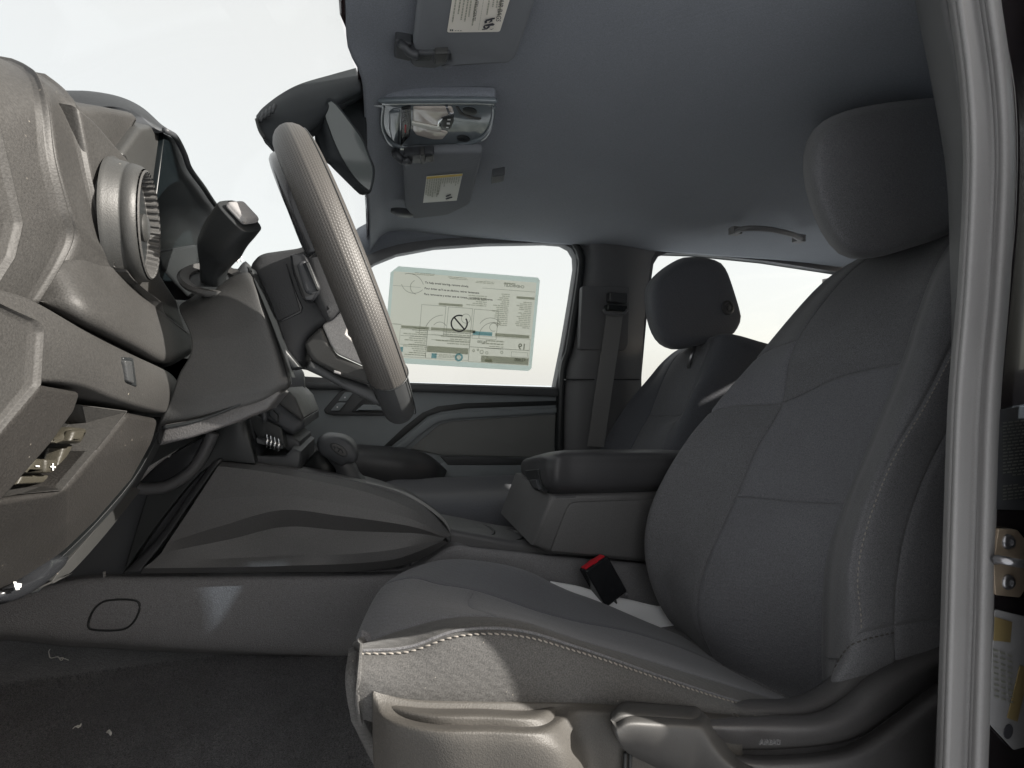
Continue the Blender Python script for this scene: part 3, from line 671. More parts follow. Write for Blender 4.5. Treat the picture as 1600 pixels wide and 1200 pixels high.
BK = np.concatenate([(BK[:, :1] + np.array([.10, .035, -.01])), (BK[:, :1] + np.array([.03, .016, 0])), BK, BK[:, -1:] + np.array([.10, .01, -.01])], 1)
# columns now: 0 rear edge, 1 roll, 2 silhouette, 3 crest, 4 seam, 5 mid, 6 seam, 7 crest, 8 stitched seam, 9 side seam, 10 side, 11 rear
panel('inboard_bolster', BK, 'fabric', ds, 0, 4, 0, 6, 40, 60, 'RT', puff=.004)
panel('insert_lower', BK, 'insert', ds, 4, 6, 0, 4, 40, 44, 'LRT', puff=.005)
panel('insert_upper', BK, 'insert', ds, 4, 6, 4, 6, 40, 30, 'LRTB', puff=.004)
panel('shoulder_gusset', BK, 'insert', ds, 0, 4, 6, 7.1, 24, 16, 'RTB', puff=.001)
panel('shoulder_panel', BK, 'fabric', ds, 4, 6, 6, 10, 40, 34, 'LRB', puff=.004)
panel('shoulder_roll', BK, 'fabric', ds, 0, 4, 7.1, 10, 24, 24, 'RB')
panel('bolster_foot', BK, 'fabric', ds, 6, 7.3, 0, 1.6, 24, 24, 'LR')
panel('outboard_bolster', BK, 'fabric', ds, 6, 8, 1.6, 10, 30, 70, 'LR', puff=.003)
panel('side_panel', BK, 'fabric', ds, 8, 9, 2, 9, 20, 60, 'LRB')
panel('rear_side_panel', BK, 'fabric', ds, 9, 11, 2, 9, 20, 60, 'LB')
panel('skirt_piece', BK, 'fabric', ds, 7.3, 9, 0, 2, 30, 24, 'LTR', puff=.002)
panel('rear_skirt_piece', BK, 'fabric', ds, 9, 11, 0, 2, 20, 24, 'TL')
def on(C, pts): return np.array([surf(C, 2, 2, u, u + 1e-3, v, v + 1e-3)[0, 0] for u, v in pts])
stitches('seam_stitching', on(BK, [(8.10, v) for v in np.linspace(2.1, 8, 24)]), 'stitch', ds, pitch=.0085, length=.005, r=.0008)
stitches('skirt_stitching', on(BK, [(7.48, .2), (7.42, .8), (7.45, 1.4), (7.75, 1.80), (8.2, 1.86), (8.6, 1.86), (8.95, 1.86)]), 'stitch_dark', ds, pitch=.0085, length=.006, r=.0009)
# backrest rear shell, behind the pillar
bs = BK[:, [0, 5, 11]].copy(); bs[:, 1] += np.array([.20, 0, -.03]); bs[:, 0] += np.array([.03, -.02, 0])
solid('back_shell', surf(bs, 16, 30), (.01, 0, 0), 'dark', ds, 0)

# cushion: each long line sampled front to back
CL = [([(640, 893), (655, 884), (695, 874), (742, 876), (793, 884), (844, 901), (874, 918), (938, 941), (1012, 972), (1080, 1000), (1110, 1015)], .90),
      ([(598, 916), (619, 903), (650, 903), (688, 912), (742, 921), (800, 940), (844, 955), (910, 972), (979, 985), (1060, 1010), (1130, 1040)], .765),
      ([(562, 985), (572, 962), (600, 945), (640, 936), (690, 938), (760, 950), (830, 966), (900, 988), (980, 1010), (1080, 1040), (1200, 1078)], .655),
      ([(565, 1004), (587, 1010), (607, 992), (651, 975), (715, 962), (760, 962), (800, 966), (844, 979), (904, 999), (979, 1021), (1080, 1052), (1180, 1083), (1290, 1118)], .545),
      ([(566, 1018), (607, 1021), (651, 1009), (695, 992), (742, 985), (783, 984), (827, 990), (877, 1005), (945, 1027), (1012, 1051), (1080, 1074), (1150, 1096), (1220, 1112), (1310, 1130)], .49),
      ([(562, 1062), (600, 1075), (658, 1075), (756, 1080), (911, 1085), (1080, 1103), (1200, 1120), (1310, 1138)], .470),
      ([(570, 1125), (607, 1140), (658, 1140), (756, 1140), (911, 1140), (1080, 1140), (1200, 1145), (1310, 1160)], .478)]
NR = 16; net = []
for pts, Y in CL:
    q = spline(PP(pts, Y), 120); net.append(q[np.linspace(0, 1, NR).__mul__(119).round().astype(int)])
net = np.array(net).transpose(1, 0, 2)                        # rows front to back, cols inboard to outboard
net = np.concatenate([net[:, :1] + np.array([.01, .02, -.12]), net[:, :1] + np.array([.0, .015, -.03]), net], 1)
# cols: 0 low, 1 roll, 2 inboard crest, 3 seam, 4 insert mid, 5 crest, 6 stitched seam, 7 side, 8 low ; row 1 is the nose
f0 = net[0].copy(); dz = np.array([-.03, -.03, -.03, -.032, -.030, -.002, -.0, -.0, -.0]); f0[:, 2] += dz; f0[:5, 0] += .006; f0[5:, 0] -= .0015
net = np.concatenate([f0[None], net], 0)
r1 = f0 + np.array([.012, 0, -.055]); r2 = f0 + np.array([.032, 0, -.14]); r1[6] = net[0, 7]; r2[6] = net[0, 8]
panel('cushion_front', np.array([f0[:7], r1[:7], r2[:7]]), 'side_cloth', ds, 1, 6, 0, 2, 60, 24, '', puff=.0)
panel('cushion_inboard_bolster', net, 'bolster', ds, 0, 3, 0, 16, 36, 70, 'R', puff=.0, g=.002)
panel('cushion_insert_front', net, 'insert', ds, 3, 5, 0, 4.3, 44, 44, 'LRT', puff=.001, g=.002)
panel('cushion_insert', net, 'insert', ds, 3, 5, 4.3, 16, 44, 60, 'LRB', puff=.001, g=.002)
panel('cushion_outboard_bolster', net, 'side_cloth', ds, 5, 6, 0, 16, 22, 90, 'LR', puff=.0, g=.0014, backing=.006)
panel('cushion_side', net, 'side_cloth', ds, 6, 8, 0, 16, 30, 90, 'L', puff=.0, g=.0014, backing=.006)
stitches('cushion_stitching', on(net, [(6.10, v) for v in np.linspace(.4, 15.7, 40)]), 'stitch', ds, pitch=.0075, length=.0056, r=.0009, slant=.2)
tube('cushion_piping', on(net, [(5.96, v) for v in np.linspace(.2, 15.7, 40)]), .0016, 'fabric', ds, k=90, n=6)

# plastic side valance
VY = .447
vrows = [[(584, 1074), (606, 1086), (655, 1096), (756, 1098), (840, 1099), (905, 1100), (962, 1103), (1080, 1112), (1160, 1120)],
         [(582, 1086), (604, 1100), (655, 1110), (756, 1112), (838, 1113), (900, 1106), (962, 1110), (1080, 1118), (1160, 1126)],
         [(582, 1100), (608, 1116), (668, 1127), (756, 1128), (838, 1129), (896, 1113), (962, 1118), (1080, 1126), (1160, 1134)],
         [(582, 1118), (612, 1128), (678, 1138), (758, 1139), (844, 1140), (896, 1124), (962, 1132), (1080, 1140), (1160, 1148)],
         [(582, 1145), (616, 1148), (684, 1152), (760, 1154), (856, 1156), (904, 1144), (962, 1150), (1080, 1160), (1160, 1168)],
         [(583, 1180), (622, 1182), (690, 1184), (764, 1184), (872, 1184), (916, 1176), (970, 1190), (1080, 1200), (1160, 1210)],
         [(586, 1240), (626, 1240), (694, 1240), (770, 1240), (884, 1240), (930, 1240), (980, 1240), (1080, 1250), (1160, 1250)]]
vY = [[.472, .470, .468, .468, .468, .468, .468, .468, .468],
      [.468, .464, .461, .461, .461, .463, .458, .456, .456],
      [.466, .454, .446, .445, .446, .458, .452, .452, .452],
      [.464, .442, .424, .420, .421, .453, .450, .450, .450],
      [.466, .438, .418, .414, .414, .450, .450, .450, .450],
      [.468, .438, .418, .413, .411, .448, .450, .450, .450],
      [.472, .442, .422, .416, .411, .446, .450, .450, .450]]
VC = np.array([[P(q[0], q[1], vY[j][i]) for i, q in enumerate(r)] for j, r in enumerate(vrows)])
solid('side_valance', surf(VC, 90, 50), (0, .02, 0), 'valance', ds, 0)
va = thing('recliner_lever', 'brown plastic recliner lever on the outer side of the front seat cushion', 'lever', P(1040, 1150, .43)); va.name = 'recliner_lever'
lv = [[(966, 1122), (985, 1108), (1030, 1110), (1080, 1114), (1104, 1118), (1124, 1148), (1150, 1180), (1190, 1200)],
      [(963, 1132), (984, 1122), (1030, 1124), (1078, 1127), (1100, 1132), (1118, 1160), (1146, 1192), (1190, 1212)],
      [(964, 1150), (986, 1142), (1030, 1146), (1074, 1148), (1094, 1152), (1112, 1174), (1140, 1202), (1190, 1224)],
      [(972, 1168), (1000, 1176), (1036, 1190), (1070, 1204), (1088, 1204), (1106, 1214), (1134, 1234), (1190, 1246)],
      [(985, 1180), (1010, 1192), (1040, 1206), (1070, 1220), (1086, 1222), (1104, 1228), (1130, 1246), (1190, 1260)]]
lYs = [.450, .418, .410, .424, .45]
solid('lever_body', surf(np.array([[P(q[0], q[1], lYs[j]) for q in r] for j, r in enumerate(lv)]), 60, 30), (0, .012, 0), 'lever', va, 0)
for px in (977, 985): tube('lever_groove', PP([(px, 1176), (px - 1, 1204), (px - 2, 1240)], .4455), .0022, 'vdark', ds, n=6)
# long sweep of trim with AIRBAG moulded in
tr = [[(1092, 1118), (1195, 1116), (1268, 1112), (1312, 1090), (1352, 1056), (1398, 1028), (1470, 994), (1530, 960)],
      [(1096, 1124), (1195, 1124), (1275, 1122), (1322, 1103), (1364, 1070), (1410, 1042), (1480, 1008), (1530, 980)],
      [(1104, 1138), (1195, 1142), (1285, 1140), (1340, 1122), (1384, 1090), (1426, 1060), (1490, 1025), (1530, 1004)],
      [(1114, 1153), (1150, 1172), (1280, 1166), (1345, 1150), (1398, 1114), (1440, 1084), (1500, 1042), (1530, 1024)]]
tY = [.475, .452, .440, .452]
TG = surf(np.array([[P(q[0], q[1], tY[j] + .012 * (i / 7)) for i, q in enumerate(r)] for j, r in enumerate(tr)]), 70, 20)
solid('upper_trim', TG, (0, .03, 0), 'valance_dark', ds, 0)
o = P(1186, 1163, .4315); xd = P(1232, 1163, .4315) - o; xd /= np.linalg.norm(xd)
text('AIRBAG', o, xd, (0, -.2, .98), .0092, 'pillar', ds, 'airbag_lettering', thick=.10, bold=.012)
tr2 = [[(1140, 1176), (1200, 1180), (1296, 1172), (1345, 1152), (1398, 1116), (1442, 1082), (1500, 1042), (1530, 1022)],
       [(1150, 1186), (1210, 1190), (1300, 1184), (1352, 1168), (1408, 1132), (1452, 1098), (1505, 1060), (1530, 1042)],
       [(1170, 1205), (1230, 1210), (1310, 1206), (1366, 1190), (1424, 1160), (1466, 1130), (1512, 1090), (1540, 1070)],
       [(1190, 1250), (1250, 1260), (1330, 1260), (1390, 1260), (1440, 1260), (1480, 1260), (1520, 1250), (1560, 1240)]]
tY = [.460, .436, .430, .438]
solid('lower_trim', surf(np.array([[P(q[0], q[1], tY[j]) for q in r] for j, r in enumerate(tr2)]), 70, 24), (0, .03, 0), 'valance_dark', ds, 0)
solid('trim_gap', surf(np.array([[P(q[0], q[1] + dy, .468) for q in [(1100, 1150), (1200, 1160), (1290, 1160), (1345, 1146), (1398, 1108), (1445, 1075), (1530, 1020)]] for dy in (-12, 0, 30)]), 40, 8), (0, .01, 0), 'vdark', ds, 0)

# ================================================================== PASSENGER'S SEAT
ps = thing('passenger_seat', 'far grey cloth front seat with its headrest against the rear window', 'car seat', (.5, 1.55, zz(-.56)))
PYs = [1.80, 1.76, 1.66, 1.55, 1.44, 1.38, 1.34]
rp = [[(880, 820), (900, 820), (940, 820), (985, 830), (1020, 830), (1035, 830), (1050, 830)],
      [(915, 740), (935, 740), (968, 740), (1000, 745), (1030, 745), (1050, 742), (1075, 742)],
      [(945, 690), (958, 690), (986, 700), (1012, 700), (1034, 702), (1056, 698), (1100, 700)],
      [(966, 655), (978, 655), (1000, 672), (1028, 672), (1052, 664), (1072, 664), (1130, 670)],
      [(984, 628), (996, 630), (1014, 648), (1040, 650), (1066, 646), (1094, 606), (1150, 630)],
      [(1016, 590), (1024, 592), (1036, 592), (1060, 590), (1090, 585), (1112, 580), (1170, 590)],
      [(1036, 567), (1042, 566), (1054, 560), (1080, 552), (1106, 545), (1126, 540), (1185, 556)],
      [(1058, 549), (1064, 547), (1074, 544), (1092, 536), (1110, 528), (1128, 526), (1178, 540)]]
PK = np.array([[P(q[0], q[1], PYs[k]) for k, q in enumerate(r)] for r in rp])
PK = np.concatenate([PK[:, :1] + np.array([.10, .02, 0]), PK, PK[:, -1:] + np.array([.12, .0, -.01])], 1)
PK = np.concatenate([PK, PK[-1:] + np.array([.05, 0, .008]), PK[-1:] + np.array([.14, 0, -.02])], 0)
panel('inboard_bolster', PK, 'bolster', ps, 0, 3, 0, 9, 24, 50, 'R', puff=.003)
panel('insert_lower', PK, 'insert', ps, 3, 5, 0, 4, 24, 34, 'LRT', puff=.004)
panel('shoulder_panel', PK, 'insert', ps, 3, 5, 4, 9, 24, 34, 'LRB', puff=.004)
panel('near_bolster', PK, 'bolster', ps, 5, 8, 0, 9, 24, 50, 'L', puff=.004)
bs = PK[:, [0, 4, 8]].copy(); bs[:, 1] += np.array([.2, 0, -.02]); solid('back_shell', surf(bs, 12, 20), (.01, 0, 0), 'dark', ps, 0)
cu = np.array([[(x, y, zz(z)) for y, z in ((1.82, -.50), (1.80, -.40), (1.74, -.36), (1.58, -.375), (1.42, -.36), (1.36, -.40), (1.34, -.50))] for x in (.02, .06, .2, .4, .62, .74)])
cu[0, :, 2] -= .10
solid('cushion', surf(cu, 30, 30), (0, 0, -.01), 'bolster', ps, 0)
# headrest: loft of closed sections from the far face to the near face
def hr_sec(off, k, Y): return spline(PP([(1086 + (x - 1086) * k + off, 474 + (y - 474) * k) for x, y in
    [(1016, 448), (1036, 424), (1066, 405), (1087, 401.5), (1117, 406), (1131, 417), (1142, 444), (1156, 492), (1154, 507), (1141, 525), (1103, 537), (1063, 546), (1043, 542), (1029, 529), (1019, 505), (1014, 474)]], Y), 48, closed=True)
secs = [hr_sec(-14, .35, 1.680), hr_sec(-13, .78, 1.674), hr_sec(-11, .92, 1.655), hr_sec(-8, .985, 1.62), hr_sec(-5, 1.0, 1.57), hr_sec(-2, 1.0, 1.53), hr_sec(0, .995, 1.495), hr_sec(4, .96, 1.466), hr_sec(8, .86, 1.452), hr_sec(10, .6, 1.447), hr_sec(12, .25, 1.446)]
secs = np.array(secs); q = surf(np.concatenate([secs, secs[:, :1]], 1).transpose(0, 1, 2), 49, 40)[:, :48]
F = grid_faces(40, 48, cu=True) + [tuple(range(47, -1, -1)), tuple(range(39 * 48, 40 * 48))]
hr = mesh('headrest', q.reshape(-1, 3), F, 'bolster', ps)
lathe('headrest_button', [(0, .028), (.006, .028), (.009, .025), (.009, .019), (.006, .017), (.006, .010), (.010, .009), (.011, .005)], P(1136, 481, 1.449), (-.05, -1, 0), 'valance_dark', hr, n=28)
for y in (1.50, 1.62): tube('headrest_post', [P(1088, 530, y), P(1075, 575, y)], .007, 'bolt', ps, n=10)
for (u, v0, v1, uu) in ((4, 0, 0, 0),): pass

# the driver's own headrest, cut off by the doorway pillar
HP = [(1256, 268), (1258, 235), (1270, 205), (1300, 182), (1350, 166), (1420, 156), (1500, 150), (1580, 160), (1620, 210), (1630, 300), (1580, 345), (1500, 365), (1430, 385), (1370, 402), (1322, 402), (1290, 372), (1266, 318)]
def hsec(k, Y, off=0): return spline(PP([(1420 + (x - 1420) * k + off, 270 + (y - 270) * k) for x, y in HP], Y), 60, True)
hs = np.array([hsec(.3, .86, -8), hsec(.75, .855, -8), hsec(.93, .84, -6), hsec(.99, .80, -3), hsec(1, .74), hsec(.995, .66, 2), hsec(.96, .62, 6), hsec(.85, .60, 10), hsec(.5, .592, 14), hsec(.2, .590, 14)])
q = surf(np.concatenate([hs, hs[:, :1]], 1), 61, 40)[:, :60]
mesh('headrest', q.reshape(-1, 3), grid_faces(40, 60, cu=True) + [tuple(range(59, -1, -1)), tuple(range(39 * 60, 40 * 60))], 'fabric', ds)

# ================================================================== belt buckle and the white sheet added beside the seat
bk = thing('belt_buckle', 'black seat belt buckle with a red release button between seat and console', 'belt buckle', P(950, 945, .93))
C = [(913, 890), (948, 866), (981, 931), (945, 950)]
cA = P(913, 890, .93); cB = P(948, 866, .95); cD = P(946, 948, .93); cC = P(981, 931, .95)
ex = (cB - cA) / 2; ez = (cA - cD) / 2; ctr = (cA + cC) / 2 + np.array([.0, .015, 0])
n_ = np.cross(ex, ez); n_ /= np.linalg.norm(n_)
box('buckle_shell', ctr, ex, n_ * .014, ez, 'black', bk, .005)
tp = ctr + ez * 1.0
box('release_button', tp + ez * .02, ex * .86, n_ * .008, ez * .05, 'red', bk, .002)
box('button_rib', tp + ez * .02 + n_ * .0, ex * .2, n_ * .0095, ez * .045, 'red', bk, .001)
lathe('rivet', [(0, .004), (.003, .004), (.004, .002)], P(979, 929, .925), (0, -1, 0), 'bolt', bk, n=12)
box('shell_seam', ctr + ez * .62 - n_ * .0142, ex * .95, n_ * .0006, ez * .012, 'vdark', bk, .0003)
tube('buckle_stalk', [ctr - ez * .9, ctr - ez * 1.6 + np.array([.01, 0, -.05]), ctr - ez * 2.2 + np.array([.03, 0, -.12])], .011, 'vdark', bk, k=10, flat=.5)
wp = np.array([[P(860, 908, .955), P(905, 916, .955), P(950, 930, .955), P(985, 937, .955), P(1030, 947, .955), P(1060, 942, .955)],
               [P(860, 925, .93), P(905, 940, .93), P(950, 955, .93), P(985, 965, .93), P(1015, 985, .93), P(1060, 980, .93)]])
ws2 = tag(solid('added_gap_sheet', surf(wp, 24, 8), (0, .001, -.001), 'paper', None, 0), 'white sheet added to fill the blank white gap behind the belt buckle', 'sheet')  # invented sheet, stands in for the blank white behind the buckle

# ================================================================== DASHBOARD (driver's end, facing the seats)
da = thing('dashboard', 'grained brown-black dashboard end with round air vent and instrument cluster', 'dashboard', PX(150, 700, -.22))
XD = -.20
def L3(pts, X=XD): return np.array([PX(p[0], p[1], p[2] if len(p) > 2 else X) for p in pts])
VX = (-.06, 0, 0)
LIP = [(0, -.007), (.0007, -.0012), (.0018, .0012), (.0034, .0018), (.005, .0010), (.0068, -.0002), (.012, -.0012), (.03, -.0006), (.06, 0)]
# stepped plates wrapping from the door end inwards, each proud of the next
capL = L3([(-70, 180), (-70, 260), (-70, 330), (-70, 390), (-70, 480)], -.178)
capR = L3([(-2, 188), (16, 261), (37, 350), (24, 402), (-10, 452)], -.178)
band('end_cap', capL, capR, 'dash', da, sharp=True, bevel=.003, prof=LIP, vec=VX, n=60)
aL = L3([(-90, 60), (-90, 200), (-90, 330), (-90, 420), (-90, 520)], -.196)
aR = L3([(20, 96, -.236), (44, 106, -.220), (62, 120, -.204), (75, 160, -.192), (86, 244, -.187), (106, 324, -.185), (116, 366, -.186), (98, 410, -.189), (60, 470, -.196)], -.19)
band('outer_pad', aL, aR, 'dash', da, n=70, bevel=0, prof=LIP, vec=VX)
tL = L3([(-90, 40, -.24), (-60, 65, -.24), (0, 88, -.24), (70, 120, -.24)])
tR = L3([(-90, 80, -.196), (-60, 90, -.196), (0, 112, -.198), (68, 140, -.200)])
bL = L3([(24, 98, -.238), (52, 112, -.222), (66, 130, -.210), (73, 165, -.203), (84, 244, -.198), (104, 324, -.196), (113, 366, -.197), (95, 410, -.199), (57, 472, -.204)])
bR = L3([(74, 121, -.236), (96, 138, -.224), (112, 155, -.212), (124, 180, -.204), (144, 290, -.197), (165, 376, -.194), (184, 424, -.192), (232, 471, -.190), (292, 520, -.192)])
band('middle_pad', bL, bR, 'dash', da, n=70, bevel=0, prof=LIP, vec=VX)
# lower roll of the pad, turning under towards the steering column
q0 = L3([(57, 470, -.204), (98, 408, -.199), (170, 400, -.198), (184, 424, -.192), (232, 471, -.190), (300, 524, -.192)])
q1 = L3([(57, 470, -.204), (100, 470, -.190), (150, 480, -.182), (200, 505, -.180), (250, 530, -.182), (300, 535, -.19)])
q2 = L3([(58, 470, -.204), (105, 495, -.192), (160, 520, -.185), (210, 545, -.184), (262, 566, -.186), (299, 545, -.192)])
q3 = L3([(59, 471, -.206), (110, 503, -.21), (165, 531, -.215), (215, 558, -.215), (258, 574, -.215), (299, 552, -.205)])
solid('lower_roll', surf(np.array([spline(q, 12) for q in (q0, q1, q2, q3)]), 50, 24), (-.03, 0, 0), 'dash', da, 0)
# vent surround and its bezel
vs = [(122, 166), (150, 189), (207, 255), (236, 290), (252, 430), (277, 469), (292, 521), (232, 472), (184, 424), (164, 376), (144, 290)]
plate('vent_surround', [vs], -.1975, -.05, 'dash', da, ax='X', bevel=.004)
vc = PX(229, 353, -.1835); va_ = np.array([.97, .20, .02]); va_ /= np.linalg.norm(va_)
vent = thing('air_vent', 'round air vent with a knurled ring at the door end of the dashboard', 'air vent', vc - va_ * .05)
ve = (1.0, 1.0); RV = .0460
lathe('vent_barrel', [(-.045, RV * .97), (-.020, RV * .97), (-.020, RV * 1.10), (-.017, RV * 1.09), (-.015, RV * 1.05), (-.010, RV * 1.04), (-.009, RV * 1.015), (-.0075, RV * 1.015), (-.0065, RV * 1.03), (-.001, RV * 1.01), (.001, RV * .97), (-.001, RV * .94), (-.011, RV * .88)], vc, va_, 'dash_smooth', vent, n=72, cap=False)
# knurled inner ring
s_, w_ = frame_of(va_); V = []; n = 168
for h, r0, kn in ((.002, .955, 0), (.003, .93, 0), (.002, .915, 1), (-.0055, .875, 1), (-.006, .84, 0), (-.008, .84, 0)):
    for i in range(n):
        th = 2 * math.pi * i / n; rr = RV * (r0 + (.022 * (1 if (i // 2) % 2 else -1) if kn else 0)); V.append(vc + va_ * h + rr * (s_ * math.cos(th) + w_ * math.sin(th)))
mesh('knurled_ring', V, grid_faces(6, n, cu=True), 'lever', vent, smooth=False)
lathe('vent_throat', [(-.006, RV * .89), (-.0065, RV * .86), (-.0078, RV * .8), (-.008, .001)], vc, va_, 'vdark', vent, n=40)
lathe('vent_knob', [(-.008, .006), (-.0075, .0105), (-.001, .0115), (.001, .0095), (.0015, .003)], vc + w_ * (-.002) + s_ * 0, va_, 'dash_smooth', vent, n=28)
# upper pad beyond: hood over the instruments
hood = thing('instrument_cluster', 'dark hooded instrument cluster screen behind the steering wheel', 'instrument cluster', PX(280, 400, -.2))
hA = L3([(96, 143, -.30), (138, 142, -.30), (187, 151, -.29), (222, 168, -.28), (250, 193, -.265), (262, 203, -.25)])
hB = L3([(96, 175, -.28), (138, 169, -.27), (180, 167, -.255), (214, 178, -.235), (236, 196, -.215), (258, 208, -.205)])
band('hood', hA, hB, 'dark', hood, n=40, bevel=.004, bulge=.003, vec=(-.05, 0, -.01))
plate('sunlit_hood_face', [[(108, 160), (135, 167), (164, 167), (213, 177), (218, 190), (193, 240), (160, 240)]], -.222, -.05, 'dash', da, ax='X', bevel=.006, round_=.006)
plate('cluster_side', [[(220, 200), (246, 195), (258, 207), (250, 262), (244, 312), (238, 330), (205, 270), (190, 240)]], -.214, -.05, 'dash_smooth', hood, ax='X', bevel=.004, round_=.004)
plate('cluster_screen', [[(258, 208), (274, 216), (290, 244), (297, 266), (334, 318), (347, 334), (352, 440), (244, 440), (243, 320)]], -.209, -.03, 'screen_glass', hood, ax='X', bevel=.002)
hr1 = L3([(258, 204), (274, 214), (288, 240), (297, 264), (318, 293), (334, 317), (352, 338)], -.204)
tube('hood_rim', hr1, .0030, 'dark', hood, k=40, n=8)
plate('cluster_base', [[(246, 392), (318, 380), (345, 440), (300, 470), (255, 420)]], -.207, -.02, 'vdark', hood, ax='X', bevel=.003)
plate('dash_core', [[(215, 470), (330, 455), (372, 420), (395, 470), (420, 560), (380, 640), (300, 690), (215, 740), (150, 700), (150, 500)]], -.30, -.02, 'vdark', da, ax='X', bevel=.002)
bx = [(-.262, .02), (-.262, .10), (-.275, .13), (-.40, .135), (-.60, .10), (-.80, .01), (-.93, -.04)]
solid('dash_body', np.array([[(x, y, zz(z - (.05 if y < .5 else 0) * 0)) for x, z in bx] for y in np.linspace(.40, 1.84, 10)]), (0, 0, -.075), 'dark', da, .01)
# strip panel with the small switch recess
sA = L3([(-90, 420, -.19), (0, 450, -.186), (59, 471, -.184), (138, 517, -.183), (200, 549, -.183), (253, 574, -.184), (269, 584, -.190), (281, 600, -.205)])
sB = L3([(-90, 620, -.19), (0, 610, -.186), (60, 598, -.184), (126, 604, -.183), (190, 628, -.183), (243, 643, -.184), (263, 646, -.190), (278, 646, -.205)])
band('strip_panel', sA, sB, 'dash', da, n=70, bevel=.005, bulge=.004, vec=VX, nu=12)
SR = plate('switch_recess', [[(193, 558), (209, 559), (215, 605), (199, 599)]], -.1785, -.008, 'vdark', da, ax='X', bevel=.0012, round_=.002)
plate('trunk_switch', [[(196, 563), (207, 564), (211, 600), (201, 596)]], -.1765, -.006, 'leather', SR, ax='X', bevel=.0012, round_=.002)
# lower end cap and knee panels
cL = L3([(-90, 440), (-90, 540), (-90, 620), (-90, 740)], -.176)
cR = L3([(-5, 474), (60, 500), (70, 516), (64, 600), (-8, 682)], -.176)
band('lower_end_cap', cL, cR, 'dash', da, sharp=True, bevel=.003, prof=LIP, vec=VX, n=60)
K = {  # knee panel points (px, py, X)
 'a': (-90, 770, -.180), 'b': (-10, 684, -.180), 'c': (63, 600, -.180), 'd': (128, 612, -.188), 'e': (118, 645, -.188), 'f': (80, 697, -.187), 'g': (29, 756, -.186), 'h': (12, 776, -.186), 'i': (-90, 880, -.186)}
facets('knee_panel_upper', [PX(*K[k]) for k in 'abcdefghi'], [(0, 1, 7, 8), (1, 2, 5, 6, 7), (2, 3, 4, 5)], VX, 'dash_shaded', da, .004)
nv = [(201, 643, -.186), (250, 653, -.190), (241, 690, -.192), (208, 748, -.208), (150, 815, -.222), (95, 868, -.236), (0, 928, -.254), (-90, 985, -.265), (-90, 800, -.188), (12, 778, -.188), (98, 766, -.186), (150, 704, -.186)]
facets('knee_panel', [PX(*v) for v in nv], [(0, 1, 2, 11), (11, 2, 3, 10), (10, 3, 4, 5), (10, 5, 6, 9), (9, 6, 7, 8)], VX, 'dash_shaded', da, .006)
fv = [(126, 632, -.20), (201, 642, -.186), (150, 704, -.186), (98, 766, -.186), (30, 772, -.192), (12, 776, -.192), (90, 752, -.205), (115, 697, -.212), (138, 677, -.212)]
facets('tray_face', [PX(*v) for v in fv], [(0, 1, 2, 8), (8, 2, 3, 7), (7, 3, 4, 6), (6, 4, 5)], (-.03, 0, 0), 'dash', da, .002)
plate('recess_back', [[(20, 770), (60, 690), (100, 640), (126, 600), (190, 620), (150, 690), (115, 760)]], -.222, -.01, 'vdark', da, ax='X', bevel=.001)
plate('tray_shelf', [[(28, 757), (80, 755), (94, 742), (116, 695), (100, 700), (86, 742), (36, 742)]], -.200, -.01, 'olive', da, ax='X', bevel=.002)
MS = plate('mode_switch', [[(83, 692), (86, 686), (100, 680), (115, 667), (138, 669), (136, 680), (129, 693)]], -.194, -.02, 'olive', da, ax='X', bevel=.003, round_=.002)
plate('switch_cap', [[(110, 690), (117, 672), (137, 671), (129, 691)]], -.190, -.006, 'olive', MS, ax='X', bevel=.002, round_=.002)
DM = plate('dimmer_minus', [[(37, 738), (56, 716), (70, 717), (69, 739)]], -.194, -.02, 'olive', da, ax='X', bevel=.002, round_=.002)
DP = plate('dimmer_plus', [[(72, 717), (92, 718), (92, 730), (84, 739), (71, 739)]], -.194, -.02, 'olive', da, ax='X', bevel=.002, round_=.002)
def xmark(name, quads, X, m, par):
    V = []; F = []
    for q in quads:
        k = len(V); V += [PX(a, b, X) for a, b in q]; F.append(tuple(range(k, k + 4)))
    return mesh(name, V, F, m, par, smooth=False)
xmark('minus_mark', [[(56, 727), (62, 727.6), (62, 729.6), (56, 729)]], -.1930, 'white', DM)
xmark('plus_mark', [[(79, 728), (87, 729), (87, 731), (79, 730)], [(82, 724), (84, 724), (84, 735), (82, 735)]], -.1930, 'white', DP)
# dark return and lit edge strip beside the knee panel
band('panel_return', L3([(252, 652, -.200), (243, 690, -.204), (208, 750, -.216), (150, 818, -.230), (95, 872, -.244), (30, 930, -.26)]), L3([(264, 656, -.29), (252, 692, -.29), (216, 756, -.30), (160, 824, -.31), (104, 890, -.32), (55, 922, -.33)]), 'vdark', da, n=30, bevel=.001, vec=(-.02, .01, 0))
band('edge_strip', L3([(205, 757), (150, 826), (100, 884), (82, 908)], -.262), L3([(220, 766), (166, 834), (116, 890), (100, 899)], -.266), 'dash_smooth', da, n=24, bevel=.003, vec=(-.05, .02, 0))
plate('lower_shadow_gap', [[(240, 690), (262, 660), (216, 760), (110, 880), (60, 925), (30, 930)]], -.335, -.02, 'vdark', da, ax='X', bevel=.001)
plate('strip_toe', [[(83, 908), (101, 896), (104, 902), (60, 922), (30, 935)]], -.27, -.03, 'dash_smooth', da, ax='X', bevel=.002)
ob = pillow('glossy_toe', L3([(-20, 932), (20, 905), (58, 872), (70, 867), (99, 866), (92, 882), (66, 905), (40, 926), (0, 945)], -.250), (1, 0, 0), 'black', da, bulge=.012)
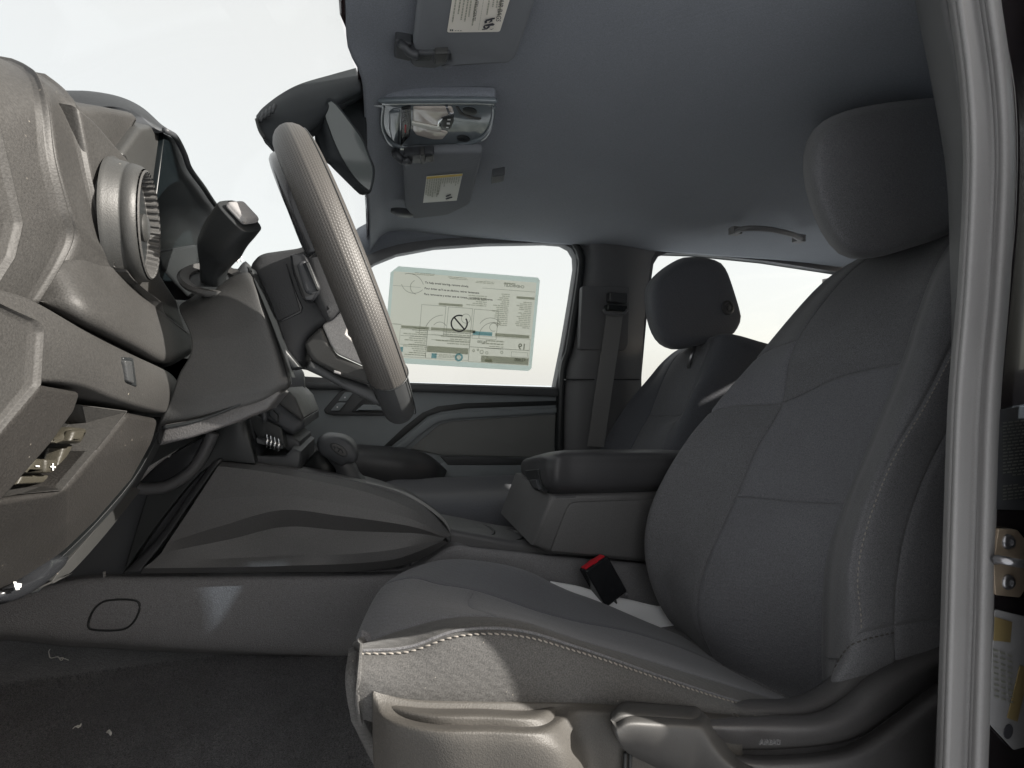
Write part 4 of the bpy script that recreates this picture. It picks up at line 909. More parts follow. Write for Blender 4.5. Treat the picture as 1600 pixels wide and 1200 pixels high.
xmark('toe_glint', [[(22, 914), (27, 911), (31, 921), (25, 922)], [(27, 911), (34, 912), (33, 918), (29, 919)], [(21, 909), (26, 909), (25, 913), (22, 913)]], -.2365, 'white', da)  # sun glint on the toe, painted as white patches

# ================================================================== STEERING COLUMN
sc = thing('steering_column', 'grey plastic steering column shroud between dashboard and steering wheel', 'steering column', P(340, 600, .6))
# shroud skin: rows run along the column from the dashboard to the wheel, columns over the top and down the near side
sr = [[(300, 470, .66), (284, 474, .60), (281, 486, .535), (297, 522, .515), (298, 552, .512), (280, 585, .512), (266, 625, .515), (246, 668, .53), (246, 694, .60)],
      [(330, 452, .66), (315, 456, .60), (306, 476, .535), (325, 520, .515), (330, 555, .512), (322, 592, .512), (312, 630, .515), (300, 662, .53), (300, 682, .60)],
      [(362, 430, .66), (350, 436, .60), (346, 450, .535), (366, 510, .515), (376, 550, .512), (374, 590, .512), (368, 622, .515), (360, 648, .53), (356, 662, .60)],
      [(378, 412, .66), (380, 418, .60), (386, 432, .535), (406, 490, .515), (422, 545, .512), (428, 582, .512), (420, 612, .515), (410, 630, .53), (412, 640, .60)],
      [(384, 408, .66), (390, 416, .60), (397, 440, .535), (418, 492, .52), (437, 548, .518), (448, 586, .518), (449, 602, .52), (440, 614, .54), (430, 634, .60)]]
SG = surf(np.array([[P(*q) for q in r] for r in sr]), 70, 50)
solid('shroud', SG, (0, .02, .0), 'column', sc, 0)
SGc = np.array([[P(*q) for q in r] for r in sr])
band('shroud_rim', PP([(392, 420, .58), (399, 442, .53), (420, 494, .513), (439, 550, .511), (450, 588, .511)], .5), PP([(396, 424, .60), (407, 446, .55), (428, 496, .54), (446, 552, .54), (457, 590, .54)], .5), 'vdark', sc, n=30, bevel=.003, vec=(0, .02, 0))
plate('shroud_lower_lip', [[(256, 664), (300, 655), (345, 641), (392, 622), (432, 606), (440, 614), (418, 640), (360, 664), (300, 684), (246, 697)]], .520, .05, 'valance_dark', sc, bevel=.004)
lp = PP([(254, 668), (300, 659), (345, 644), (400, 620), (428, 610)], .519); tube('lip_seam', lp, .0018, 'vdark', sc, k=30, n=6)
lathe('stalk_collar', [(0, .030), (.004, .031), (.007, .028), (.004, .021), (-.01, .019)], P(334, 441, .548), (.15, -.75, .65), 'lever', sc, n=36, cap=False, sc=(1, .8))
lathe('stalk_boot', [(-.004, .001), (.002, .023)], P(334, 441, .549), (.15, -.75, .65), 'vdark', sc, n=30)
stalk = thing('indicator_stalk', 'black indicator stalk with its end cap coloured sunlit pale beside the steering wheel', 'stalk', P(334, 450, .55))
sp = [P(334, 452, .56), P(334, 425, .54), P(341, 395, .52), P(353, 368, .50), P(368, 348, .488), P(376, 337, .482)]
V = []; pth = spline(np.array(sp), 24); T = np.gradient(pth, axis=0)
for i, (q, t) in enumerate(zip(pth, T)):
    s, w = frame_of(t, (0, 1, 0)); f = i / 23; a = np.interp(f, [0, .3, .55, 1], [.009, .011, .0175, .0180]); b = np.interp(f, [0, .3, .55, 1], [.010, .0105, .0145, .0150])
    for k in range(24):
        th = 2 * math.pi * k / 24; c, d = math.cos(th), math.sin(th); e = .55
        V.append(q + s * a * math.copysign(abs(c) ** e, c) + w * b * math.copysign(abs(d) ** e, d))
mesh('stalk_arm', V, grid_faces(24, 24, cu=True) + [tuple(range(23, -1, -1)), tuple(range(23 * 24, 24 * 24))], 'vdark', stalk, bevel=.0015, angle=40)
t_ = T[-1] / np.linalg.norm(T[-1]); s, w = frame_of(t_, (0, 1, 0))
box('end_cap', pth[-1] + t_ * .004, s * .0115, w * .0105, t_ * .004, 'seal', stalk, .004)  # lighter material stands in for sun falling on the cap
xmark('wiper_mark', [], 0, 'white', stalk) if False else None
tube('turn_arrow', [pth[15] - w * .0 + s * .0 + np.array([0, -.0175, 0]) + s * .006, pth[16] + np.array([0, -.0178, 0]) - s * .004], .0006, 'lever', stalk, n=5)
tube('column_mark', PP([(371, 410), (374, 401), (378, 402), (377, 409)], .545), .0009, 'white', sc, k=10, n=5)
# pale tilt lever below the shroud and grey cover behind
plate('tilt_lever', [[(428, 548), (436, 552), (450, 582), (452, 600), (446, 606), (438, 580)]], .60, .02, 'seal', sc, bevel=.002)

# ================================================================== STEERING WHEEL
sw = thing('steering_wheel', 'leather-rimmed steering wheel seen edge-on, with silver lower spoke', 'steering wheel', P(470, 520, .60))
top_, bot_ = P(466, 252, .62), P(622, 638, .62)
cw = (top_ + bot_) / 2; e1 = (top_ - bot_); RW = np.linalg.norm(e1) / 2; e1 /= np.linalg.norm(e1); e2 = np.array([0, -1.0, 0]); nw = np.cross(e2, e1); nw /= np.linalg.norm(nw)
if nw[0] < 0: nw = -nw
def rim(name, a0, a1, m, n=160, k=20, rt=.0200, rn=.0195):
    V = []; uv = []
    for i in range(n + 1):
        th = R(a0 + (a1 - a0) * i / n); d = e1 * math.cos(th) + e2 * math.sin(th)
        for j in range(k + 1):
            ph = 2 * math.pi * j / k
            V.append(cw + d * (RW + rt * math.cos(ph)) + nw * rn * math.sin(ph)); uv.append((RW * th / .0028, j / k * 2 * math.pi * rt / .0028))
    return mesh(name, V, grid_faces(n + 1, k + 1), m, sw, uv=uv)
# angle 0 = top, 90 = the side nearest the door
rim('punched_grip', 16, 136, 'punched', rt=.0226, rn=.0208); rim('smooth_rim', 136, 376, 'leather')
for a in (16, 136):
    th = R(a); d = e1 * math.cos(th) + e2 * math.sin(th); V = []
    tube('rim_seam', [cw + d * (RW + .0228 * math.cos(p)) + nw * .0210 * math.sin(p) for p in np.linspace(0, 2 * math.pi, 33)], .0009, 'vdark', sw, n=5, caps=False)
tube('grip_seam', [cw + (e1 * math.cos(R(a)) + e2 * math.sin(R(a))) * (RW + .0228 * math.cos(.9)) + nw * .0210 * math.sin(.9) for a in np.linspace(17, 180, 80)], .0007, 'vdark', sw, n=5)
tube('inner_trim', [cw + (e1 * math.cos(R(a)) + e2 * math.sin(R(a))) * (RW - .010) - nw * .021 for a in np.linspace(22, 86, 50)], .0095, 'black', sw, n=12)
V = []
# hub: near flank and airbag body (loft of closed sections across the cab)
def hub(pts, m, name, Y0, Y1, sc0=1, bevel=.006): return plate(name, [pts], Y0, Y1 - Y0, m, sw, bevel=bevel, round_=.012)
hub([(386, 412), (400, 396), (412, 391), (470, 383), (494, 370), (520, 420), (545, 500), (540, 520), (508, 508), (476, 540), (478, 572), (455, 577), (434, 552), (416, 506), (400, 466)], 'hub', 'hub_shell', .560, .70, bevel=.012)
plate('hub_rear_cover', [[(384, 414), (396, 420), (420, 470), (446, 545), (470, 574), (455, 578), (432, 552), (414, 506), (398, 466)]], .545, .04, 'vdark', sw, bevel=.004)
plate('upper_spoke', [[(470, 385), (494, 370), (505, 372), (560, 470), (552, 505), (540, 482), (510, 506), (490, 470)]], .530, .05, 'hub', sw, bevel=.010, round_=.01)
SP = plate('switch_pod', [[(452, 398), (458, 395), (477, 396), (503, 452), (489, 470), (474, 470), (456, 424)]], .527, .02, 'black', sw, bevel=.003, round_=.006)
plate('switch_rocker', [[(462, 412), (476, 404), (498, 452), (486, 460), (476, 456)]], .522, .012, 'dark', SP, bevel=.004, round_=.004)
plate('rocker_bar', [[(476, 408), (482, 408), (500, 450), (494, 454)]], .519, .010, 'leather', SP, bevel=.003, round_=.003)
plate('module_seam', [[(446, 412), (448, 412), (462, 455), (473, 480), (471, 488), (424, 510), (424, 507), (468, 485), (460, 458)]], .5585, .006, 'black', sw, bevel=.0008)
sv = [(503, 508, .548), (541, 479, .530), (549, 494, .530), (541, 521, .538), (566, 545, .530), (578, 576, .528), (525, 552, .545), (516, 538, .548)]
facets('silver_spoke', [P(*v) for v in sv], [(0, 1, 2, 3, 7), (7, 3, 4, 6), (6, 4, 5)], (0, .015, 0), 'silver', sw, .003)
plate('spoke_back', [[(528, 486), (546, 478), (560, 505), (582, 568), (568, 560), (540, 530)]], .556, .02, 'vdark', sw, bevel=.003)
lw = [(474, 536, .552), (502, 508, .546), (515, 538, .546), (524, 553, .543), (577, 577, .524), (586, 604, .520), (532, 588, .535), (485, 563, .55)]
facets('lower_spoke', [P(*v) for v in lw], [(0, 1, 2, 7), (7, 2, 3, 6), (6, 3, 4, 5)], (0, .03, 0), 'dash_smooth', sw, .005)
plate('spoke_underside', [[(484, 562), (532, 587), (590, 606), (604, 640), (590, 634), (545, 612), (500, 588), (476, 577)]], .548, .05, 'leather', sw, bevel=.006)
box('spoke_screw', P(527, 582, .536), (.0035, 0, -.001), (0, .003, 0), (.0, 0, .0015), 'seal', sw, .001)

# ================================================================== CENTRE STACK (behind the column)
cs = thing('centre_stack', 'dark lower centre stack with chrome-ringed knobs and a round vent', 'centre stack', P(420, 700, 1.02))
band('stack_side', PP([(250, 700, 1.0), (310, 672, 1.0), (372, 655, .99), (380, 640, 1.0)], 1), PP([(190, 900, 1.0), (262, 800, 1.0), (330, 728, 1.0), (400, 726, 1.0)], 1), 'vdark', cs, n=30, vec=(-.01, .15, 0), bevel=.004)
plate('stack_lower', [[(240, 700), (370, 655), (384, 640), (396, 690), (402, 712), (446, 712), (456, 700), (470, 706), (468, 735), (330, 735), (230, 900), (60, 912), (210, 770)]], 1.03, .25, 'dark', cs, bevel=.006)
plate('pocket_hollow', [[(207, 757), (228, 726), (278, 704), (318, 682), (322, 690), (300, 728), (262, 756), (228, 762)]], .982, .05, 'black', cs, bevel=.002, round_=.02)
tube('pocket_lip', PP([(206, 762), (236, 764), (266, 758), (300, 735), (322, 700), (332, 676)], .980), .011, 'console_dark', cs, k=30, n=10)
tube('pocket_trim', PP([(208, 756), (240, 725), (276, 698)], .974), .0055, 'seal', cs, n=8, k=14)
tube('pocket_mark', PP([(258, 712), (264, 706), (270, 707), (264, 714), (258, 713)], .979), .0012, 'white', cs, n=5)
plate('stack_body', [[(380, 640), (432, 615), (475, 655), (475, 668), (458, 680), (446, 676), (396, 648)]], 1.06, .3, 'dark', cs, bevel=.012)
plate('stack_bezel', [[(430, 628), (446, 606), (462, 622), (474, 652), (470, 658)]], 1.04, .3, 'column', cs, bevel=.006)
plate('knob_shelf', [[(384, 655), (394, 645), (440, 668), (446, 700), (438, 702), (402, 686)]], 1.05, .08, 'vdark', cs, bevel=.004)
band('knob_row_bar', PP([(400, 684), (440, 696)], 1.03), PP([(402, 692), (440, 702)], 1.02), 'dark', cs, n=6, bevel=.002, vec=(0, .03, 0))
for i, px in enumerate((416, 422, 428, 434)):
    q = P(px, 689 + i * 2, 1.025); V = [q + np.array([0, -.012 * math.sin(a), .013 * math.cos(a)]) + np.array([.004 * math.sin(a), 0, 0]) for a in np.linspace(-.3, 2.6, 14)]
    tube('chrome_ring', V, .0022, 'chrome', cs, n=8)
plate('usb_port', [[(420, 636), (434, 648), (434, 660), (420, 650)]], 1.045, .01, 'vdark', cs, bevel=.002)
tube('stack_cover', PP([(412, 642), (414, 660)], 1.04), .005, 'dark', cs)
plate('stack_foot', [[(446, 676), (468, 690), (468, 706), (460, 716), (444, 702)]], 1.08, .2, 'dark', cs, bevel=.006)
tube('charging_cable', PP([(452, 706), (457, 714), (459, 728), (459, 736)], 1.09), .003, 'seal', cs, k=14, n=6)
c3 = P(470, 613, 1.35)
lathe('passenger_vent_barrel', [(-.08, .062), (0, .062), (.004, .056), (0, .050), (-.03, .045), (-.03, .002)], c3, (.95, .25, 0), 'dark', cs, n=40)
tube('vent_vane', [c3 + np.array([.002, .0, -.03]), c3 + np.array([.002, .01, .02])], .006, 'vdark', cs)

# ================================================================== CENTRE CONSOLE
co = thing('centre_console', 'grey-brown centre console between the front seats with padded armrest lid', 'console', P(560, 1000, 1.05))
YC = .97
# wing panel: upper field, turned-under band, lower field
rowsW = [[(346, 722, 1.0), (400, 727, 1.0), (470, 737, 1.0), (560, 754, 1.0), (640, 779, 1.0), (676, 804, 1.0), (705, 836, 1.0)],
         [(341, 728, .975), (398, 735, .975), (468, 746, .975), (560, 766, .975), (632, 790, .975), (668, 812, .98), (702, 838, .99)],
         [(304, 785, .962), (372, 776, .962), (460, 776, .960), (560, 792, .960), (625, 806, .962), (664, 820, .968), (699, 839, .985)],
         [(262, 848, .960), (345, 822, .958), (440, 797, .955), (530, 806, .955), (612, 817, .957), (656, 826, .962), (696, 840, .984)],
         [(252, 864, .962), (362, 842, .986), (446, 823, .988), (536, 829, .986), (612, 832, .980), (656, 834, .974), (695, 841, .984)],
         [(240, 876, .964), (372, 872, .980), (450, 868, .980), (540, 866, .966), (606, 860, .966), (648, 852, .970), (693, 843, .984)],
         [(224, 888, .965), (372, 886, .968), (450, 884, .968), (540, 881, .968), (610, 875, .968), (652, 862, .972), (692, 845, .985)],
         [(220, 896, 1.0), (372, 895, 1.0), (450, 894, 1.0), (545, 893, 1.0), (622, 885, 1.0), (668, 868, 1.0), (700, 848, 1.0)]]
def hold(C, k=1):                                  # crisper creases: double each row closely
    return C
WC = np.array([[P(*q) for q in r] for r in rowsW])
WG = np.concatenate([np.array([[WC[j] * (1 - t) + WC[j + 1] * t for t in np.linspace(0, 1, 7)[:-1]]])[0] for j in range(len(WC) - 1)] + [WC[-1:]], 0)
WG = np.array([spline(r, 60) for r in WG])
for _ in range(0): WG[1:-1] = WG[1:-1] * .5 + (WG[:-2] + WG[2:]) * .25
wp_ = solid('wing_panel', WG, (0, .03, 0), 'console', co, 0); q_ = wp_.modifiers.new('edge', 'EDGE_SPLIT'); q_.split_angle = R(9)
band('wing_front_edge', PP([(346, 718), (300, 782), (262, 838), (218, 894)], .985), PP([(330, 724), (286, 786), (246, 842), (190, 896)], 1.01), 'console_dark', co, n=20, bulge=.004, vec=(0, .04, 0))
# top plate of the console
tp_ = np.array([[P(346, 721, 1.0), P(470, 735, 1.0), P(560, 752, 1.0), P(640, 777, 1.0), P(705, 835, 1.0)], [P(380, 712, 1.30), P(480, 722, 1.30), P(565, 742, 1.30), P(640, 768, 1.30), P(705, 815, 1.30)]])
solid('console_top', surf(tp_, 40, 6), (0, 0, -.02), 'console_dark', co, .003)
band('top_trim', PP([(400, 724), (470, 734), (528, 745)], 1.015), PP([(400, 727), (470, 739), (528, 751)], 1.005), 'seal', co, n=16, vec=(0, .02, -.01), bevel=.001)
band('top_trim', PP([(572, 752), (640, 772), (690, 806), (704, 828)], 1.03), PP([(572, 756), (640, 777), (690, 812), (704, 834)], 1.005), 'seal', co, n=20, vec=(0, .02, -.01), bevel=.001)
# base sides
bt = [(-40, 942), (40, 920), (100, 905), (160, 898), (240, 897), (400, 897), (600, 896), (640, 888), (700, 850), (742, 856), (800, 862), (860, 867), (940, 873), (1010, 880), (1060, 884)]
bt2 = [(-40, 960), (30, 936), (100, 918), (160, 912), (240, 912), (400, 912), (600, 910), (650, 900), (705, 868), (742, 868), (800, 874), (860, 880), (940, 886), (1010, 892), (1060, 896)]
bm_ = [(-40, 985), (20, 985), (100, 990), (160, 992), (240, 998), (400, 1008), (560, 1014), (640, 1000), (700, 980), (742, 980), (800, 985), (860, 990), (940, 990), (1010, 1000), (1060, 1010)]
bl = [(-40, 1000), (28, 1002), (100, 1010), (160, 1013), (240, 1018), (400, 1024), (560, 1028), (640, 1050), (700, 1060), (742, 1060), (800, 1060), (860, 1060), (940, 1060), (1010, 1060), (1060, 1060)]
BG = surf(np.array([PP(bt, 1.03), PP(bt2, 1.005), PP(bm_, .995), PP(bl, 1.02)]), 90, 24)
solid('base_side', BG, (0, .03, 0), 'base', co, 0)
def pix(p):
    d = np.asarray(p) - CAM; k = d @ FWD; u, v = (d @ CR) / k, (d @ CU) / k; return 800 + FPX * u, 600 - FPX * v
bpx = np.array([pix(p) for p in BG.reshape(-1, 3)]); bY = BG.reshape(-1, 3)[:, 1]
def onbase(x, y, dy):
    w_i = np.exp(-((bpx - (x, y)) ** 2).sum(1) / 18.0); return P(x, y, (w_i * bY).sum() / w_i.sum() - dy)
cq = spline(np.array([(160, 941), (178, 937), (205, 937), (217, 942), (217, 956), (206, 975), (188, 984), (148, 984), (138, 977), (145, 955)], float), 60, True)
tube('access_cap_gap', [onbase(x, y, .0002) for x, y in np.vstack([cq, cq[:1]])], .0019, 'vdark', co, n=6, caps=False)
c0_ = cq.mean(0); rings_ = [[onbase(*(c0_ + (q - c0_) * k), .0012 if k < .9 else .0) for q in cq] for k in (.955, .93, .6, .3, .02)]
mesh('access_cap', np.array(rings_).reshape(-1, 3), grid_faces(5, 60, cu=True), 'base', co)
tube('base_clip', PP([(163, 893), (163, 902)], 1.0), .002, 'seal', co)
# cup holders
plate('rear_tunnel', [[(640, 835), (705, 828), (800, 846), (835, 850), (1060, 880), (1060, 1000), (640, 1000)]], 1.035, .14, 'console_dark', co, bevel=.012)
lathe('cup_holder', [(-.05, .050), (0, .050), (.004, .047), (0, .042), (-.04, .040), (-.04, .001)], P(742, 831, 1.098), (0, 0, 1), 'vdark', co, n=36, sc=(1.15, 1))
lathe('cup_holder', [(-.05, .046), (0, .046), (.004, .043), (0, .038), (-.04, .036), (-.04, .001)], P(790, 838, 1.092), (0, 0, 1), 'vdark', co, n=36)
box('cup_insert', P(745, 831, 1.09), (.018, 0, -.002), (0, .012, 0), (.002, 0, .004), 'mirror', co, .002)
# armrest box
plate('armrest_box', [[(861, 774), (1080, 766), (1080, 892), (1010, 880), (860, 866), (832, 853)]], .985, .28, 'console', co, bevel=.012)
facets('box_front', [P(866, 774, .986), P(838, 854, .988), P(800, 842, 1.24), P(824, 776, 1.24)], [(0, 1, 2, 3)], (.06, 0, 0), 'console_dark', co, .006)
plate('box_side_panel', [[(860, 862), (885, 797), (892, 787), (902, 784.5), (1080, 779), (1080, 880), (1005, 874)]], .9795, .02, 'console', co, bevel=.0022, round_=.006)
al = [[(822, 748, 1.22), (838, 757, 1.10), (860, 769, 1.0), (900, 772, 1.0), (1000, 772, 1.0), (1080, 766, 1.0)],
      [(817, 740, 1.24), (836, 744, 1.09), (860, 756, .976), (900, 760, .972), (1000, 758, .972), (1080, 752, .972)],
      [(815, 727, 1.25), (836, 724, 1.09), (862, 727, .976), (900, 726, .970), (1000, 726, .970), (1080, 724, .970)],
      [(818, 719, 1.26), (838, 713, 1.10), (864, 708, 1.0), (900, 706, .99), (1000, 706, .99), (1080, 708, .99)],
      [(828, 715, 1.30), (848, 709, 1.18), (870, 705, 1.12), (900, 703, 1.12), (1000, 702, 1.12), (1080, 704, 1.12)],
      [(842, 714, 1.32), (858, 710, 1.30), (878, 707, 1.28), (900, 706, 1.26), (1000, 706, 1.26), (1080, 706, 1.26)]]
solid('armrest_lid', surf(np.array([[P(*q) for q in r] for r in al]), 60, 40), (0, .006, -.004), 'armrest', co, 0)
LL = facets('lid_latch', [P(840, 733, 1.045), P(847, 768, 1.00), P(833, 764, 1.09), P(824, 750, 1.165), P(820, 735, 1.19)], [(0, 1, 2, 3, 4)], (.03, 0, 0), 'vdark', co, .002)
facets('latch_button', [P(837, 749, 1.035), P(841, 765, 1.005), P(834, 762, 1.055), P(827, 750, 1.105)], [(0, 1, 2, 3)], (.02, 0, 0), 'dark', LL, .002)
# gear lever
gl = thing('gear_lever', 'dark gear selector lever with an oval badge on its side, on the console', 'gear lever', P(545, 752, 1.12))
def loft_y(name, pts, prof, m, par, n=60):
    secs = []
    c0 = None
    for k, Y in prof:
        q = spline(PP([(x, y) for x, y in pts], 1.12), n, closed=True); c = q.mean(0); q = c + (q - c) * k; q[:, 1] = Y; secs.append(q)
    secs = np.array(secs); nv_ = len(prof)
    F = grid_faces(nv_, n, cu=True) + [tuple(range(n - 1, -1, -1)), tuple(range((nv_ - 1) * n, nv_ * n))]
    return mesh(name, secs.reshape(-1, 3), F, m, par)
hp = [(498, 700), (496, 690), (500, 682), (512, 678), (534, 680), (550, 688), (558, 700), (560, 713), (555, 721), (544, 722), (536, 726), (526, 722), (512, 714), (502, 708)]
PR = [(.80, 1.082), (.92, 1.088), (.98, 1.098), (1.0, 1.115), (1.0, 1.14), (.97, 1.16), (.88, 1.172), (.7, 1.178)]
loft_y('lever_head', hp, PR, 'dark', gl)
loft_y('lever_neck', [(512, 712), (530, 706), (548, 714), (552, 722), (558, 732), (562, 742), (572, 756), (545, 760), (528, 748), (524, 730)], [(.85, 1.095), (.97, 1.102), (1, 1.115), (1, 1.145), (.95, 1.158), (.8, 1.165)], 'dark', gl)
loft_y('lever_boot', [(470, 735), (478, 722), (492, 708), (505, 704), (518, 716), (528, 740), (535, 760), (500, 760)], [(.9, 1.12), (1, 1.13), (1, 1.18), (.9, 1.19)], 'vdark', gl)
bdg = [(515, 693), (521, 691), (534, 696), (543, 705), (543, 714), (536, 715), (524, 708), (516, 700)]
BR_ = plate('badge_ring', [bdg], 1.0805, .01, 'vdark', gl, bevel=.001, round_=.006)
c_ = np.array(bdg, float); c_ = c_.mean(0) + (c_ - c_.mean(0)) * .78
plate('badge_face', [[tuple(x) for x in c_]], 1.0785, .01, 'lever', BR_, bevel=.001, round_=.006)
for q in ([(521, 697), (524, 700), (522, 702)], [(526, 699), (534, 703), (536, 708)], [(528, 706), (533, 700)]): tube('badge_mark', PP(q, 1.078), .0011, 'vdark', BR_, n=5)

# ================================================================== OVERHEAD
def visor(name, label, pts, Zs, thick, arm=None):
    v = thing(name, label, 'sun visor', PZ(pts[0][0], pts[0][1], Zs[0]), 'sun visors folded against the headliner'); return v
# driver's visor, folded flat under the lining
def zplate(nm, px, z0, m, par, bevel=.006, th=-.0, rnd=0, slope=0.0):
    p = PP(px, z0, 'Z')
    if rnd: p = round_loop(p, rnd)
    return plate3(nm, [p], 'Z', zz(z0), th, m, par, bevel)
dv = thing('sun_visor', 'near sun visor with a cream warning label, cut by the top of the photo', 'sun visor', PZ(720, 40, .50), 'sun visors folded against the headliner')
ZV = .546
zplate('visor_pad', [(655, -60), (653, 0), (645, 72), (648, 82), (702, 84), (704, 98), (686, 108), (796, 101), (806, 92), (838, 0), (856, -60)], ZV, 'visor', dv, .008, .022, .006)
VB = zplate('visor_bracket', [(640, 84), (704, 83), (698, 101), (680, 108), (648, 106), (640, 98)], ZV - .006, 'dark', dv, .004, .02, .006)
zplate('bracket_block', [(679, 84), (700, 83), (697, 99), (678, 101)], ZV - .010, 'column', VB, .003, .02, .003)
zplate('bracket_slot', [(655, 88), (676, 87), (672, 96), (650, 96)], ZV - .0075, 'vdark', VB, .001, .004, .002)
tube('visor_arm', [PZ(624, 66, ZV + .02), PZ(630, 72, ZV), PZ(640, 82, ZV - .006), PZ(653, 86, ZV - .006)], .007, 'dark', dv, k=14, n=8)
box('arm_foot', PZ(630, 70, ZV + .02), (.014, 0, 0), (0, .022, 0), (0, 0, .012), 'dark', dv, .004)
lab = [(711, -30), (698.5, 51), (781, 50), (806, -30)]
lb = thing('warning_label', 'cream warning label with seat pictograms on the near sun visor', 'label', PZ(750, 20, ZV - .003))
zplate('label_sheet', lab, ZV - .0025, 'label', lb, .0005, .001, .004)
# text runs across the cab (towards the eye's right is the rear): x of the text = away from the eye
def zt(px, py, dz=.0042): return PZ(px, py, ZV - dz)
def ztext(b, px, py, size, m='ink', mirror=False):
    # text that reads from the top of the picture downwards
    a = zt(px, py); d = zt(px - 1.6, py + 10) - a; d /= np.linalg.norm(d); u = zt(px + 10, py) - a; u = u - d * u.dot(d); u /= np.linalg.norm(u)
    return text(b, a, d, u, size, m, lb, 'lettering')
ztext('ADVANCED AIR BAGS', 789.5, -58, .0098); ztext('SACS GONFLABLES INTELLIGENTS', 753, -62, .0066)
V = []; F = []; r4 = random.Random(5)
def zbars(cols, par, z, m, name, hw=1.1):
    V = []; F = []
    for px, y0, y1, sl in cols:
        y = y0
        while y < y1:
            e = min(y1, y + r4.uniform(2, 5)); k = len(V)
            for a, b in ((px - hw + (y - y0) * sl, y), (px + hw + (y - y0) * sl, y), (px + hw + (e - y0) * sl, e), (px - hw + (e - y0) * sl, e)): V.append(PZ(a, b, z))
            F.append((k, k + 1, k + 2, k + 3)); y = e + .9
    return tag(mesh(name, V, F, m, par, smooth=False), kind='stuff')
zbars([(785, -10, 26, -.16), (779, -10, 12, -.16), (773, -10, 11, -.16), (766, -10, 23, -.16), (746, -10, 40, -.16), (738, -10, 26, -.16), (733, -10, 34, -.16), (727, -10, 31, -.16), (721, -10, 22, -.16), (714, -10, 35, -.16)], lb, ZV - .0042, 'ink_mid', 'fine_print')
zbars([(757.5, -12, 47, -.165)], lb, ZV - .0042, 'ink_mid', 'label_rule', .35)
zbars([(704, 46, 48.5, 0), (707, 46, 48.5, 0), (712, 47.5, 48.3, 0), (716, 47.5, 48.3, 0), (720, 47.5, 48.3, 0)], lb, ZV - .0042, 'ink', 'part_number')
def zpoly(name, polys, par, z, m):
    V = []; F = []
    for q in polys:
        k = len(V); V += [PZ(a, b, z) for a, b in q]; F.append(tuple(range(k, k + len(q))))
    return mesh(name, V, F, m, par, smooth=False)
zpoly('seat_pictogram', [[(757, 33), (761, 31), (761, 36), (757, 37)], [(758, 31), (769, 28), (773, 28), (772, 30), (762, 33)], [(763, 36), (768, 30), (770, 33), (766, 35)], [(771, 28), (773.5, 27.5), (773, 30), (771, 30)],
                         [(755, 41), (758, 39), (759, 45), (755, 44)], [(756, 39), (770, 36), (773, 38), (771, 40), (760, 41)], [(753, 45.5), (759, 44.5), (764, 40), (766, 42), (761, 46), (753, 47)], [(763, 45), (768, 46.5), (772, 44), (768, 45.5)]], lb, ZV - .0042, 'ink')
# passenger's visor
pv = thing('sun_visor', 'far sun visor with a small white and amber label, below the overhead lamp console', 'sun visor', PZ(690, 290, .48), 'sun visors folded against the headliner'); pv.name = 'sun_visor.001'
ZP = .532
zplate('visor_pad', [(631, 240), (630, 258), (632, 325), (640, 334), (646, 343), (700, 337), (735, 320), (755, 236)], ZP, 'visor', pv, .008, .022, .02)
VB = zplate('visor_bracket', [(630, 243), (678, 240), (678, 254), (634, 256)], ZP - .006, 'dark', pv, .003, .02, .006)
zplate('bracket_block', [(656, 242), (663, 242), (663, 257), (657, 257)], ZP - .012, 'column', VB, .003, .02, .002)
zplate('bracket_slot', [(665, 245), (676, 244), (673, 252), (664, 253)], ZP - .0085, 'column', VB, .001, .006, .002)
tube('visor_arm', [PZ(618, 238, ZP + .015), PZ(620, 243, ZP), PZ(630, 251, ZP - .006), PZ(640, 250, ZP - .008)], .010, 'dark', pv, k=14, n=8)
lathe('visor_pivot', [(0, .024), (.01, .024), (.016, .016)], PZ(630, 329, ZP + .012), (0, 0, -1), 'dark', pv, n=24, sc=(1, 1.6))
l2 = thing('warning_label', 'small pale label with an amber top strip on the far sun visor', 'label', PZ(690, 290, ZP - .002)); l2.name = 'warning_label.001'
zplate('label_sheet', [(666.5, 276), (723, 271.5), (713.5, 313.5), (661, 317)], ZP - .0025, 'label2', l2, .0004, .001)
zplate('amber_strip', [(667, 276.5), (722.5, 272), (721.8, 275), (666.5, 280)], ZP - .0035, 'amber', l2, .0002, .0008)
zbars([(668.5 + 3.5 * i, 280 - i * .25, (310 if i < 7 else 296) - i * .4 - r4.uniform(0, 7), -.13 if i < 6 else -.2) for i in range(15)], l2, ZP - .0042, 'ink_mid', 'fine_print', .8)
zpoly('seat_pictogram', [[(696, 306), (704, 303), (705, 305), (697, 308)], [(696, 310), (706, 307), (707, 309), (697, 312)]], l2, ZP - .0042, 'ink')
# overhead console
oc = thing('overhead_console', 'overhead lamp console with sunglasses pocket and pale reading lamps', 'overhead console', PZ(685, 200, .56))
ZO = .548
oo = [(594, 200), (596, 166), (602, 159), (762, 158), (774, 166), (772, 191), (764, 212), (751, 223), (720, 231), (687, 236), (650, 237), (624, 235), (606, 226)]
oi = [(599, 200), (601, 170), (606, 166), (758, 165), (768, 171), (767, 190), (759, 209), (747, 219), (718, 227), (687, 231), (650, 232), (626, 230), (610, 222)]
po, pi_ = spline(PP(oo, ZO, 'Z'), 90, True), spline(PP(oi, ZO, 'Z'), 90, True)
plate3('lamp_bezel', [po, pi_], 'Z', zz(ZO), .010, 'gloss_grey', oc, .004)
plate3('console_base', [po.mean(0) + (po - po.mean(0)) * .97], 'Z', zz(ZO + .011), .02, 'headliner', oc, .004)
plate3('lamp_tray', [pi_ * 1.0], 'Z', zz(ZO + .0055), .02, 'gloss_grey', oc, .002)
